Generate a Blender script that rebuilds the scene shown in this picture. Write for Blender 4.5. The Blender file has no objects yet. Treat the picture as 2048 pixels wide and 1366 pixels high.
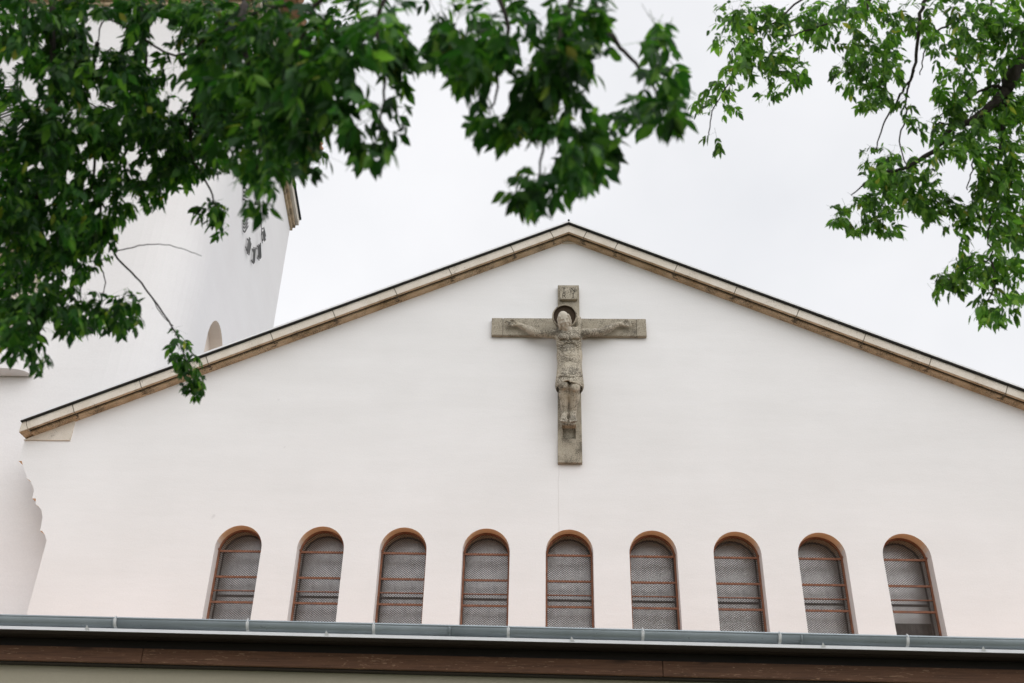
import bpy, bmesh, math, random
import numpy as np
from mathutils import Vector, Matrix
from mathutils.geometry import tessellate_polygon

R = math.radians
scene = bpy.context.scene
col = scene.collection

# ------------------------------------------------------------------ camera
FPX = 2005.28                     # focal length in pixels of the 2048 px wide photograph
PITCH, YAW, ROLL = 0.53989, -0.03308, 0.024122
CAM = Vector((0, 0, 1.6))
_cp, _sp = math.cos(PITCH), math.sin(PITCH)
FW = Vector((math.sin(YAW) * _cp, math.cos(YAW) * _cp, _sp))
_rt = Vector((math.cos(YAW), -math.sin(YAW), 0))
_up = _rt.cross(FW)
RT = math.cos(ROLL) * _rt + math.sin(ROLL) * _up
UP = -math.sin(ROLL) * _rt + math.cos(ROLL) * _up
cam_data = bpy.data.cameras.new("camera")
cam = bpy.data.objects.new("camera", cam_data)
col.objects.link(cam)
cam.matrix_world = Matrix(((RT.x, UP.x, -FW.x, CAM.x), (RT.y, UP.y, -FW.y, CAM.y), (RT.z, UP.z, -FW.z, CAM.z), (0, 0, 0, 1)))
cam_data.sensor_width = 36
cam_data.lens = FPX / 2048 * 36
cam_data.clip_start = 0.05
cam_data.clip_end = 2000
cam_data.dof.use_dof = True
cam_data.dof.focus_distance = 16.5
cam_data.dof.aperture_fstop = 2.0
cam_data.dof.aperture_blades = 9
scene.camera = cam


def ray(px, py):
    return FW + RT * ((px - 1024) / FPX) - UP * ((py - 683) / FPX)


def at(px, py, Y):                # point of the plane y = Y seen at a pixel of the photograph
    d = ray(px, py)
    return CAM + d * (Y / d.y)


def atz(px, py, z):               # point at depth z along the view axis
    return CAM + ray(px, py) * z


# ------------------------------------------------------------------ light
SUN_EL, SUN_AZ = R(40), R(150)    # azimuth clockwise from +Y
world = bpy.data.worlds.new("World")
scene.world = world
world.use_nodes = True
wn, wl = world.node_tree.nodes, world.node_tree.links
wn.clear()
sky = wn.new("ShaderNodeTexSky")
sky.sky_type = 'NISHITA'
sky.sun_disc = False
sky.sun_elevation = SUN_EL
sky.sun_rotation = SUN_AZ
sky.air_density = 1.0
sky.dust_density = 2.0
tc = wn.new("ShaderNodeTexCoord")
nz = wn.new("ShaderNodeTexNoise")
nz.inputs["Scale"].default_value = 2.2
nz.inputs["Detail"].default_value = 5
nz.inputs["Roughness"].default_value = 0.5
ramp = wn.new("ShaderNodeValToRGB")
ramp.color_ramp.elements[0].position = 0.3
ramp.color_ramp.elements[0].color = (0.77, 0.785, 0.82, 1)
ramp.color_ramp.elements[1].position = 0.7
ramp.color_ramp.elements[1].color = (0.98, 0.98, 1.0, 1)
wl.new(tc.outputs["Generated"], nz.inputs["Vector"])
wl.new(nz.outputs["Fac"], ramp.inputs["Fac"])
# an overcast dome is brighter overhead and round the veiled sun
dot = wn.new("ShaderNodeVectorMath"); dot.operation = 'DOT_PRODUCT'
sd = Vector((math.sin(SUN_AZ) * math.cos(SUN_EL), math.cos(SUN_AZ) * math.cos(SUN_EL), math.sin(SUN_EL)))
dot.inputs[1].default_value = sd
wl.new(tc.outputs["Generated"], dot.inputs[0])
mr = wn.new("ShaderNodeMapRange")
mr.interpolation_type = 'SMOOTHSTEP'
mr.inputs["From Min"].default_value = 0.35
mr.inputs["From Max"].default_value = 1.0
mr.inputs["To Min"].default_value = 9.3
mr.inputs["To Max"].default_value = 17.0
wl.new(dot.outputs["Value"], mr.inputs["Value"])
vm = wn.new("ShaderNodeVectorMath"); vm.operation = 'SCALE'
wl.new(ramp.outputs["Color"], vm.inputs[0])
wl.new(mr.outputs["Result"], vm.inputs["Scale"])
mixw = wn.new("ShaderNodeMix"); mixw.data_type = 'RGBA'
mixw.inputs["Factor"].default_value = 0.95
wl.new(sky.outputs["Color"], mixw.inputs["A"])
wl.new(vm.outputs["Vector"], mixw.inputs["B"])
bg = wn.new("ShaderNodeBackground")
bg.inputs["Strength"].default_value = 0.1
wl.new(mixw.outputs["Result"], bg.inputs["Color"])
wo = wn.new("ShaderNodeOutputWorld")
wl.new(bg.outputs["Background"], wo.inputs["Surface"])

sun_data = bpy.data.lights.new("sun", 'SUN')
sun_data.energy = 0.55
sun_data.angle = R(80)
sun_data.color = (1.0, 0.96, 0.9)
sun = bpy.data.objects.new("sun", sun_data)
col.objects.link(sun)
sun.rotation_euler = (-sd).to_track_quat('-Z', 'Y').to_euler()
sun.location = (0, -5, 25)

scene.view_settings.view_transform = 'Standard'
scene.view_settings.look = 'None'
scene.view_settings.gamma = 1
scene.view_settings.exposure = 0.15

# ------------------------------------------------------------------ object helpers


def tag(o, label=None, cat=None, group=None, kind=None):
    if label: o["label"] = label
    if cat: o["category"] = cat
    if group: o["group"] = group
    if kind: o["kind"] = kind
    return o


def empty(name, loc=(0, 0, 0)):
    o = bpy.data.objects.new(name, None)
    col.objects.link(o)
    o.location = loc
    o.empty_display_size = 0.2
    return o


class MB:
    def __init__(s):
        s.v, s.f, s.m = [], [], []

    def quad(s, a, b, c, d, mi=0):
        n = len(s.v); s.v += [Vector(a), Vector(b), Vector(c), Vector(d)]
        s.f.append((n, n + 1, n + 2, n + 3)); s.m.append(mi)

    def poly(s, pts, mi=0):
        n = len(s.v); s.v += [Vector(p) for p in pts]
        s.f.append(tuple(range(n, n + len(pts)))); s.m.append(mi)

    def box(s, lo, hi, mi=0, M=None):
        x0, y0, z0 = lo; x1, y1, z1 = hi
        P = [Vector(p) for p in ((x0, y0, z0), (x1, y0, z0), (x1, y1, z0), (x0, y1, z0), (x0, y0, z1), (x1, y0, z1), (x1, y1, z1), (x0, y1, z1))]
        if M: P = [M @ p for p in P]
        n = len(s.v); s.v += P
        for f in ((0, 3, 2, 1), (4, 5, 6, 7), (0, 1, 5, 4), (1, 2, 6, 5), (2, 3, 7, 6), (3, 0, 4, 7)):
            s.f.append(tuple(n + i for i in f)); s.m.append(mi)

    def prism(s, pts, vec, mi=0, cap=True, mside=None):      # pts: closed loop, extruded along vec
        vec = Vector(vec); pts = [Vector(p) for p in pts]
        n = len(s.v); k = len(pts)
        s.v += pts + [p + vec for p in pts]
        for i in range(k):
            j = (i + 1) % k
            s.f.append((n + i, n + j, n + k + j, n + k + i)); s.m.append(mi if mside is None else mside)
        if cap:
            for t in tessellate_polygon([pts]):
                s.f.append((n + t[0], n + t[1], n + t[2])); s.m.append(mi)
                s.f.append((n + k + t[2], n + k + t[1], n + k + t[0])); s.m.append(mi)

    def holed(s, outer, holes, mi=0):                         # flat face with holes
        loops = [[Vector(p) for p in outer]] + [[Vector(p) for p in h] for h in holes]
        n = len(s.v)
        for l in loops: s.v += l
        for t in tessellate_polygon(loops):
            s.f.append(tuple(n + i for i in t)); s.m.append(mi)

    def tube(s, pts, radii, n=8, mi=0, cap=True):
        pts = [Vector(p) for p in pts]
        b = len(s.v); prev = None
        for i, p in enumerate(pts):
            t = (pts[min(i + 1, len(pts) - 1)] - pts[max(i - 1, 0)]).normalized()
            if prev is None:
                a = t.cross(Vector((0, 0, 1)))
                if a.length < 1e-3: a = t.cross(Vector((1, 0, 0)))
                a.normalize()
            else:
                a = (prev - t * prev.dot(t)).normalized()
            prev = a
            c = t.cross(a)
            r = radii[i] if hasattr(radii, '__len__') else radii
            for k in range(n):
                an = 2 * math.pi * k / n
                s.v.append(p + (a * math.cos(an) + c * math.sin(an)) * r)
        for i in range(len(pts) - 1):
            for k in range(n):
                k2 = (k + 1) % n
                s.f.append((b + i * n + k, b + i * n + k2, b + (i + 1) * n + k2, b + (i + 1) * n + k)); s.m.append(mi)
        if cap:
            s.f.append(tuple(b + k for k in reversed(range(n)))); s.m.append(mi)
            e = b + (len(pts) - 1) * n
            s.f.append(tuple(e + k for k in range(n))); s.m.append(mi)

    def build(s, name, mats, parent=None, smooth=False, origin=None, fix=True, bevel=0, merge=0.0005):
        me = bpy.data.meshes.new(name)
        if origin is None:
            origin = Vector((0, 0, 0))
        origin = Vector(origin)
        me.from_pydata([tuple(v - origin) for v in s.v], [], s.f)
        for m in (mats if isinstance(mats, (list, tuple)) else [mats]): me.materials.append(m)
        me.polygons.foreach_set("material_index", s.m)
        if fix or bevel:
            bm = bmesh.new(); bm.from_mesh(me)
            if merge: bmesh.ops.remove_doubles(bm, verts=bm.verts, dist=merge)
            bmesh.ops.recalc_face_normals(bm, faces=bm.faces)
            if bevel:
                ed = [e for e in bm.edges if len(e.link_faces) == 2 and e.calc_face_angle(0) > R(30)]
                bmesh.ops.bevel(bm, geom=ed, offset=bevel, segments=2, affect='EDGES', clamp_overlap=True)
            bm.to_mesh(me); bm.free()
        if smooth: me.polygons.foreach_set("use_smooth", [True] * len(me.polygons))
        o = bpy.data.objects.new(name, me)
        col.objects.link(o)
        if parent:
            o.parent = parent
            pl = parent.matrix_basis.translation
            if parent.parent: pl = pl + parent.parent.matrix_basis.translation
            o.location = origin - pl
        else:
            o.location = origin
        return o


# ------------------------------------------------------------------ materials
def newmat(name):
    m = bpy.data.materials.new(name)
    m.use_nodes = True
    nt = m.node_tree
    b = nt.nodes["Principled BSDF"]
    return m, nt, b


def noise(nt, scale, detail=4, rough=0.55, vec=None, dist=0.0):
    n = nt.nodes.new("ShaderNodeTexNoise")
    n.inputs["Scale"].default_value = scale
    n.inputs["Detail"].default_value = detail
    n.inputs["Roughness"].default_value = rough
    n.inputs["Distortion"].default_value = dist
    if vec is None:
        t = nt.nodes.new("ShaderNodeTexCoord"); vec = t.outputs["Object"]
    nt.links.new(vec, n.inputs["Vector"])
    return n.outputs["Fac"]


def rampn(nt, fac, stops):
    r = nt.nodes.new("ShaderNodeValToRGB")
    e = r.color_ramp.elements
    while len(e) < len(stops): e.new(0.5)
    for i, (p, c) in enumerate(stops):
        e[i].position = p
        e[i].color = (*c, 1) if hasattr(c, '__len__') else (c, c, c, 1)
    nt.links.new(fac, r.inputs["Fac"])
    return r.outputs["Color"]


def mixc(nt, fac, a, b, mode='MIX'):
    m = nt.nodes.new("ShaderNodeMix"); m.data_type = 'RGBA'; m.blend_type = mode
    for k, v in (("Factor", fac), ("A", a), ("B", b)):
        if isinstance(v, (int, float)): m.inputs[k].default_value = v
        elif isinstance(v, tuple): m.inputs[k].default_value = (*v, 1)
        else: nt.links.new(v, m.inputs[k])
    return m.outputs["Result"]


def mathn(nt, op, a, b=None, c=None, clamp=False):
    m = nt.nodes.new("ShaderNodeMath"); m.operation = op; m.use_clamp = clamp
    for i, v in enumerate((a, b, c)):
        if v is None: continue
        if isinstance(v, (int, float)): m.inputs[i].default_value = v
        else: nt.links.new(v, m.inputs[i])
    return m.outputs[0]


def bump(nt, b, h, strength=0.3, dist=0.01):
    n = nt.nodes.new("ShaderNodeBump")
    n.inputs["Strength"].default_value = strength
    n.inputs["Distance"].default_value = dist
    nt.links.new(h, n.inputs["Height"])
    nt.links.new(n.outputs["Normal"], b.inputs["Normal"])


def stretch(nt, sx, sy, sz):
    t = nt.nodes.new("ShaderNodeTexCoord")
    m = nt.nodes.new("ShaderNodeMapping")
    m.inputs["Scale"].default_value = (sx, sy, sz)
    nt.links.new(t.outputs["Object"], m.inputs["Vector"])
    return m.outputs["Vector"]


def plaster(name, c1, c2):
    m, nt, b = newmat(name)
    big = noise(nt, 0.55, 4, 0.6)
    streak = noise(nt, 1.0, 4, 0.6, stretch(nt, 0.35, 0.35, 2.6))
    fine = noise(nt, 45, 4, 0.65)
    f = mathn(nt, 'ADD', mathn(nt, 'MULTIPLY', big, 0.6), mathn(nt, 'MULTIPLY', streak, 0.4))
    base = rampn(nt, f, [(0.35, c1), (0.65, c2)])
    fc = rampn(nt, fine, [(0.3, 0.95), (0.7, 1.0)])
    spots = rampn(nt, noise(nt, 4.3, 1, 0.3), [(0.80, 1.0), (0.83, 0.86)])
    c = mixc(nt, 1.0, base, fc, 'MULTIPLY')
    c = mixc(nt, 1.0, c, spots, 'MULTIPLY')
    nt.links.new(c, b.inputs["Base Color"])
    b.inputs["Roughness"].default_value = 0.95
    b.inputs["Specular IOR Level"].default_value = 0.15
    h = mathn(nt, 'ADD', fine, mathn(nt, 'MULTIPLY', noise(nt, 7, 3, 0.5, stretch(nt, 0.5, 1, 1.5)), 1.5))
    bump(nt, b, h, 0.25, 0.006)
    return m


M_wall = plaster("white_plaster", (0.80, 0.79, 0.78), (0.865, 0.855, 0.85))


def crack(m, x, z0, z1):            # a hairline crack running down the render below the cross
    nt = m.node_tree
    t = nt.nodes.new("ShaderNodeTexCoord"); sp_ = nt.nodes.new("ShaderNodeSeparateXYZ")
    nt.links.new(t.outputs["Object"], sp_.inputs[0])
    wv = mathn(nt, 'MULTIPLY', mathn(nt, 'SUBTRACT', noise(nt, 3.0, 4, 0.6), 0.5), 0.05)
    d = mathn(nt, 'ABSOLUTE', mathn(nt, 'ADD', mathn(nt, 'SUBTRACT', sp_.outputs[0], x), wv))
    k = mathn(nt, 'MULTIPLY', mathn(nt, 'LESS_THAN', d, 0.006), mathn(nt, 'MULTIPLY', mathn(nt, 'GREATER_THAN', sp_.outputs[2], z0), mathn(nt, 'LESS_THAN', sp_.outputs[2], z1)))
    b = nt.nodes["Principled BSDF"]
    src = b.inputs["Base Color"].links[0].from_socket
    nt.links.new(mixc(nt, mathn(nt, 'MULTIPLY', k, 0.22), src, (0.35, 0.31, 0.27)), b.inputs["Base Color"])


crack(M_wall, -0.19, 6.9, 8.02)
M_tower = plaster("tower_plaster", (0.84, 0.815, 0.81), (0.88, 0.86, 0.855))
M_bounce = plaster("plaster_bounce_warm", (0.93, 0.66, 0.42), (0.95, 0.71, 0.48))  # warm light bounced off the tiles, painted onto arch and corbel undersides
M_bounce_pale = plaster("plaster_bounce_pale", (0.86, 0.76, 0.66), (0.90, 0.80, 0.70))  # weaker step of the painted bounce light
M_bounce_mid = plaster("plaster_bounce_mid", (0.88, 0.69, 0.52), (0.91, 0.74, 0.58))  # middle step of the painted bounce light
M_niche_bounce = plaster("niche_bounce_plaster", (0.84, 0.74, 0.65), (0.88, 0.79, 0.70))  # ochre stands for roof light bounced into the niches
M_olive = plaster("olive_plaster", (0.56, 0.505, 0.385), (0.62, 0.565, 0.445))


def stone(name, c1, c2, speck=0.5, dark=(0.07, 0.06, 0.045), joint=None, dirtline=None):
    m, nt, b = newmat(name)
    n1 = noise(nt, 3.0, 5, 0.6)
    base = rampn(nt, n1, [(0.3, c1), (0.7, c2)])
    n2 = noise(nt, 62, 6, 0.8)
    n3 = noise(nt, 3.6, 4, 0.65)
    lich = mathn(nt, 'ADD', n2, mathn(nt, 'MULTIPLY', n3, 0.55))
    p = 0.98 - speck * 0.22
    mask = rampn(nt, lich, [(p - 0.02, 0.0), (p + 0.10, 0.85)])
    c = mixc(nt, mask, base, dark)
    grain = rampn(nt, noise(nt, 90, 3, 0.7), [(0.3, 0.8), (0.7, 1.05)])
    c = mixc(nt, 1.0, c, grain, 'MULTIPLY')
    nt.links.new(c, b.inputs["Base Color"])
    b.inputs["Roughness"].default_value = 0.9
    b.inputs["Specular IOR Level"].default_value = 0.2
    bump(nt, b, mathn(nt, 'ADD', n2, n1), 0.5, 0.012)
    return m


M_stone = stone("crucifix_stone", (0.37, 0.325, 0.25), (0.53, 0.475, 0.38), 0.9, (0.065, 0.056, 0.04))
M_stone_dirty = stone("statue_stone", (0.45, 0.395, 0.30), (0.66, 0.595, 0.49), 1.05, (0.05, 0.042, 0.029))
M_stone_clean = stone("hair_stone", (0.50, 0.45, 0.37), (0.62, 0.57, 0.485), 0.2)
M_halo_shade_dirt = stone("halo_shade_dirt_stone", (0.05, 0.036, 0.024), (0.10, 0.07, 0.048), 0.6)  # inside of the dish, darkened in colour for shade and dirt
M_letter = stone("letter_stone", (0.05, 0.045, 0.035), (0.10, 0.085, 0.065), 0.2)
M_corn = stone("cornice_stone", (0.70, 0.625, 0.52), (0.84, 0.775, 0.685), 0.42, (0.2, 0.17, 0.13))
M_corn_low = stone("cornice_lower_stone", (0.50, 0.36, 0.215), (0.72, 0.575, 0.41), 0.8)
M_groove = stone("cornice_groove_stone", (0.03, 0.025, 0.018), (0.08, 0.062, 0.042), 0.5)
M_joint = stone("joint_dirt", (0.12, 0.105, 0.08), (0.26, 0.22, 0.165), 0.6)


def metal(name, c, rough=0.4, met=0.8, var=0.15, sc=2.0):
    m, nt, b = newmat(name)
    n = noise(nt, sc, 5, 0.65)
    lo = tuple(x * (1 - var) for x in c); hi = tuple(min(1, x * (1 + var)) for x in c)
    nt.links.new(rampn(nt, n, [(0.3, lo), (0.7, hi)]), b.inputs["Base Color"])
    b.inputs["Metallic"].default_value = met
    nt.links.new(rampn(nt, noise(nt, 14, 4, 0.6), [(0.3, rough * 0.8), (0.7, min(1, rough * 1.3))]), b.inputs["Roughness"])
    return m


M_zinc = metal("zinc", (0.36, 0.41, 0.445), 0.33, 0.3, 0.12, 1.6)
M_zinc_l = metal("pale_zinc", (0.78, 0.79, 0.80), 0.55, 0.0, 0.06)
M_blackmetal = metal("dark_flashing", (0.025, 0.03, 0.032), 0.6, 0.2)
M_rust = metal("brown_paint", (0.20, 0.082, 0.042), 0.65, 0.0, 0.35, 20)
M_mesh = metal("wire_mesh", (0.075, 0.058, 0.047), 0.7, 0.1, 0.3, 20)
M_iron = metal("dark_iron", (0.10, 0.10, 0.10), 0.5, 0.5, 0.3)
M_barmetal = metal("numeral_metal", (0.13, 0.13, 0.125), 0.45, 0.6, 0.3)


def wood(name, c1, c2, c3):
    m, nt, b = newmat(name)
    g = noise(nt, 1.0, 6, 0.7, stretch(nt, 1.6, 30, 55), 0.6)
    base = rampn(nt, g, [(0.3, c1), (0.52, c2), (0.72, c2)])
    ft = noise(nt, 1.0, 3, 0.6, stretch(nt, 7, 45, 60), 1.5)
    flecks = rampn(nt, mathn(nt, 'ADD', ft, mathn(nt, 'MULTIPLY', noise(nt, 1.0, 2, 0.5, stretch(nt, 1.3, 5, 6)), 0.35)), [(0.80, 0.0), (0.85, 0.9)])
    knots = rampn(nt, noise(nt, 1.0, 2, 0.4, stretch(nt, 2.2, 9, 9)), [(0.68, 0.0), (0.76, 0.8)])
    c = mixc(nt, flecks, base, c3)
    c = mixc(nt, knots, c, tuple(x * 0.5 for x in c1))
    nt.links.new(c, b.inputs["Base Color"])
    b.inputs["Roughness"].default_value = 0.6
    bump(nt, b, g, 0.3, 0.004)
    return m


M_beam = wood("stained_beam", (0.105, 0.044, 0.021), (0.205, 0.092, 0.046), (0.50, 0.29, 0.17))
M_soffit = wood("shaded_boards", (0.010, 0.007, 0.005), (0.018, 0.011, 0.008), (0.026, 0.016, 0.011))  # near-black boards: the shade below the eave is put into the colour
M_roofmetal = metal("grey_roof_sheet", (0.32, 0.33, 0.34), 0.55, 0.2, 0.1)

m, nt, b = newmat("dirty_glass")
dn = noise(nt, 9, 5, 0.7); dn2 = noise(nt, 1.0, 5, 0.7, stretch(nt, 16, 1, 4))
f = mathn(nt, 'ADD', mathn(nt, 'MULTIPLY', dn, 0.5), mathn(nt, 'MULTIPLY', dn2, 0.5))
nt.links.new(rampn(nt, f, [(0.33, (0.46, 0.45, 0.45)), (0.55, (0.64, 0.625, 0.62)), (0.7, (0.84, 0.82, 0.815))]), b.inputs["Base Color"])
b.inputs["Roughness"].default_value = 0.36
b.inputs["IOR"].default_value = 2.2
b.inputs["Metallic"].default_value = 0.7
M_glass = m
m, nt, b = newmat("dark_dirty_glass")
dn2 = noise(nt, 1.0, 5, 0.75, stretch(nt, 22, 1, 2))
nt.links.new(rampn(nt, dn2, [(0.4, (0.035, 0.03, 0.028)), (0.62, (0.10, 0.095, 0.09)), (0.75, (0.3, 0.29, 0.28))]), b.inputs["Base Color"])
b.inputs["Roughness"].default_value = 0.3
M_glass_dark = m


def tiles(name):
    m, nt, b = newmat(name)
    n = noise(nt, 3, 4, 0.6)
    nt.links.new(rampn(nt, n, [(0.3, (0.46, 0.24, 0.14)), (0.7, (0.58, 0.33, 0.20))]), b.inputs["Base Color"])
    b.inputs["Roughness"].default_value = 0.85
    return m


M_tile = tiles("terracotta_tile")

m, nt, b = newmat("bark")
n = noise(nt, 1, 5, 0.7, stretch(nt, 18, 18, 5))
nt.links.new(rampn(nt, n, [(0.3, (0.018, 0.013, 0.011)), (0.7, (0.06, 0.047, 0.04))]), b.inputs["Base Color"])
b.inputs["Roughness"].default_value = 0.9
bump(nt, b, n, 0.6, 0.02)
M_bark = m


def leafmat(name, stops, trans=0.35):
    m, nt, b = newmat(name)
    g = nt.nodes.new("ShaderNodeNewGeometry")
    cr = rampn(nt, g.outputs["Random Per Island"], stops)
    vein = rampn(nt, noise(nt, 25, 3, 0.6), [(0.3, 0.8), (0.7, 1.1)])
    cc = mixc(nt, 1.0, cr, vein, 'MULTIPLY')
    shoots = rampn(nt, noise(nt, 3.2, 3, 0.5), [(0.34, 0.42), (0.66, 1.3)])     # leaves of one shoot are of one age
    cc = mixc(nt, 1.0, cc, shoots, "MULTIPLY")
    nt.links.new(cc, b.inputs["Base Color"])
    b.inputs["Roughness"].default_value = 0.45
    b.inputs["Specular IOR Level"].default_value = 0.25
    tr = nt.nodes.new("ShaderNodeBsdfTranslucent")
    hs = mixc(nt, 1.0, cc, (1.5, 1.75, 0.7), 'MULTIPLY')
    nt.links.new(hs, tr.inputs["Color"])
    mx = nt.nodes.new("ShaderNodeMixShader")
    mx.inputs[0].default_value = trans
    nt.links.new(b.outputs[0], mx.inputs[1]); nt.links.new(tr.outputs[0], mx.inputs[2])
    nt.links.new(mx.outputs[0], nt.nodes["Material Output"].inputs["Surface"])
    return m


M_leaf_near = leafmat("near_leaves", [(0.0, (0.014, 0.058, 0.014)), (0.42, (0.028, 0.10, 0.018)), (0.78, (0.06, 0.165, 0.028)), (0.93, (0.13, 0.27, 0.045)), (0.985, (0.18, 0.33, 0.06)), (1.0, (0.32, 0.29, 0.05))], 0.5)
M_leaf_far = leafmat("bright_leaves", [(0.0, (0.045, 0.115, 0.028)), (0.45, (0.095, 0.215, 0.042)), (0.82, (0.17, 0.32, 0.065)), (0.97, (0.24, 0.40, 0.09)), (1.0, (0.36, 0.33, 0.08))], 0.52)

m, nt, b = newmat("grass_ground")
n = noise(nt, 6, 6, 0.7)
nt.links.new(rampn(nt, n, [(0.3, (0.05, 0.06, 0.03)), (0.7, (0.12, 0.12, 0.08))]), b.inputs["Base Color"])
b.inputs["Roughness"].default_value = 0.95
M_ground = m

# ------------------------------------------------------------------ the ground
g = MB()
g.quad((-900, -900, 0), (900, -900, 0), (900, 900, 0), (-900, 900, 0))
tag(g.build("ground", M_ground, fix=False), "flat trodden ground around the church", "ground", kind="structure")

# ------------------------------------------------------------------ the church
WY = 14.5                          # the plane of the gable wall
X0, RW, ZS, SP = 0.4565, 0.3555, 6.626, 1.25
XA, ZA, SLOPE = 0.4884, 12.635, 0.45807     # ridge point and slope of the verge
church = tag(empty("church", (X0, WY, 0)), "white plastered church gable with nine arched windows and pale stone cornice", "church")


def arch(cx, zs, r, zb, y, n=20):
    pts = [Vector((cx + r * math.cos(t), y, zs + r * math.sin(t))) for t in [math.pi * i / n for i in range(n + 1)]]
    return [Vector((cx + r, y, zb))] + pts + [Vector((cx - r, y, zb))]


WB = 4.75
# outline of the wall, with the moulded corbels that carry the ends of the cornice
px_c = [(37, 922), (43.7, 922), (47, 935), (52.9, 951), (52.9, 956.5), (60, 961), (65, 971), (67.6, 979.6), (64.5, 996.9), (71.8, 996.9), (71.4, 1008.8), (77, 1012.5), (82.8, 1020), (85, 1034.7), (80.1, 1061.7), (84, 1062), (89, 1068.5), (91.6, 1076), (93.3, 1081)]
corb = [Vector((p.x, WY, p.z)) for p in (at(*q, WY) for q in px_c)]
XL = -7.489
ZT = lambda x, dz=0.0: ZA - 0.22 - SLOPE * abs(x - XA) + dz
left = [Vector((-8.29, WY, ZT(-8.29)))] + corb + [Vector((XL, WY, 0.0))]
right = [Vector((2 * XA - p.x, WY, p.z)) for p in left]
outer = [Vector((XA, WY, ZT(XA)))] + left + right[::-1]
holes = [arch(X0 + (k - 4) * SP, ZS, RW, WB, WY) for k in range(9)]
w = MB()
w.holed(outer, holes)
TH = 0.40
n = len(outer)
for i in range(n):
    a, c = outer[i], outer[(i + 1) % n]
    w.quad(a, c, c + Vector((0, TH, 0)), a + Vector((0, TH, 0)), 1 if 0.3 < a.z < 8.2 and abs(a.x - c.x) > 0.005 and abs(a.z - c.z) < 0.12 else 0)  # flat corbel faces take the painted bounce tint
for h in holes:
    for i in range(len(h)):
        a, c = h[i], h[(i + 1) % len(h)]
        w.quad(a, c, c + Vector((0, 0.50, 0)), a + Vector((0, 0.50, 0)), (0, 0, 2, 3, 1)[min(4, i - 1 if i < 11 else 20 - i)] if 0 < i < 21 else 0)  # painted bounce tint grows from the springing to the crown
# nave side walls behind the gable
for s in (-1, 1):
    x = XA + s * 7.9
    w.box((min(x, x - s * 0.3), WY + TH + 0.003, 0), (max(x, x - s * 0.3), WY + 22, 8.2))
w.build("wall", [M_wall, M_bounce, M_bounce_pale, M_bounce_mid], church, origin=(XA, WY, 0))

# windows
def zat(py, Y): return at(1140, py, Y).z
GY = WY + 0.185                    # plane of the iron grilles
PY = WY + 0.44                     # plane of the glass
z_b1, z_b2, z_thin, z_b3 = zat(1111, GY), zat(1162.8, GY), zat(1190.6, GY), zat(1214, GY)
z_black = zat(1201.3, PY)


def arch_frame(mb, r0, r1, y0, y1, mi=0):
    a, c = arch(0, ZS, r0, WB + 0.02, 0), arch(0, ZS, r1, WB + 0.02, 0)
    for i in range(len(a) - 1):
        p = [Vector((v.x, y, v.z)) for v in (a[i], a[i + 1], c[i + 1], c[i]) for y in (y0, y1)]
        f0 = [p[0], p[2], p[4], p[6]]; f1 = [p[1], p[3], p[5], p[7]]
        mb.quad(*f0, mi); mb.quad(*f1, mi)
        mb.quad(f0[0], f0[1], f1[1], f1[0], mi); mb.quad(f0[3], f0[2], f1[2], f1[3], mi)


mb_frame = MB()
arch_frame(mb_frame, RW - 0.002, RW - 0.030, GY, GY + 0.035)
for zz, hh in ((z_b1, 0.030), (z_b2, 0.030), (z_b3, 0.030), (z_thin, 0.014)):
    mb_frame.box((-RW + 0.03, GY - 0.004, zz - hh / 2), (RW - 0.03, GY + 0.022, zz + hh / 2))
for s in (-1, 1):                  # lugs that pin the grille into the reveal
    mb_frame.box((s * RW - 0.02, GY - 0.03, zz + 0.62), (s * RW + 0.02, GY + 0.002, zz + 0.645))
mb_mesh = MB()
CW, CH = 0.042, 0.032            # one diamond of the expanded mesh
def inside(x, z): return z > WB and abs(x) < RW - 0.012 and (z < ZS or x * x + (z - ZS) ** 2 < (RW - 0.012) ** 2)
ym = GY + 0.026
for s in (-1, 1):
    c = -60
    for c in range(-60, 100):
        # line z = WB + (c*CW + s*x) * CH/CW
        pts = []
        for i in range(121):
            x = -RW + 2 * RW * i / 120
            z = WB + (c * CW + s * x) * (CH / CW)
            if inside(x, z): pts.append((x, z))
        if len(pts) > 2:
            (xa, za), (xb, zb) = pts[0], pts[-1]
            d = Vector((xb - xa, 0, zb - za)).normalized(); nn = Vector((-d.z, 0, d.x)) * 0.0027
            A, B_ = Vector((xa, ym + s * 0.001, za)), Vector((xb, ym + s * 0.001, zb))
            mb_mesh.prism([A - nn, A + nn, A + nn + Vector((0, 0.004, 0)), A - nn + Vector((0, 0.004, 0))], B_ - A)
mb_pane = MB()
ap = arch(0, ZS, RW + 0.01, WB - 0.02, PY)
mb_pane.prism(ap, (0, 0.012, 0))
mb_bar = MB()
mb_bar.box((-RW + 0.01, PY - 0.03, z_black - 0.011), (RW - 0.01, PY - 0.002, z_black + 0.011))
arch_frame(mb_bar, RW - 0.001, RW - 0.022, PY - 0.022, PY - 0.001)
org = (0, GY, WB)
win = empty("window", (0, 0, 0)); win.parent = church
frame = mb_frame.build("grille_frame", M_rust, None, merge=0.0002)
wire = mb_mesh.build("wire_mesh", M_mesh, None, merge=0)
pane = mb_pane.build("pane", M_glass, None)
casing = mb_bar.build("casement", M_iron, None, merge=0.0002)
protos = [frame, wire, pane, casing]
for k in range(9):
    wo_ = win if k == 0 else win.copy()
    if k: col.objects.link(wo_)
    wo_.parent = church
    wo_.location = ((k - 4) * SP, 0, 0)
    for p in protos:
        c = p if k == 0 else p.copy()
        if k: col.objects.link(c)
        c.parent = wo_
        c.location = (0, -WY, 0)
    if k == 8:
        wo_["label"] = "arched window whose lowest section of glass is dark"
        c = None
mbd = MB()
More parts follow.
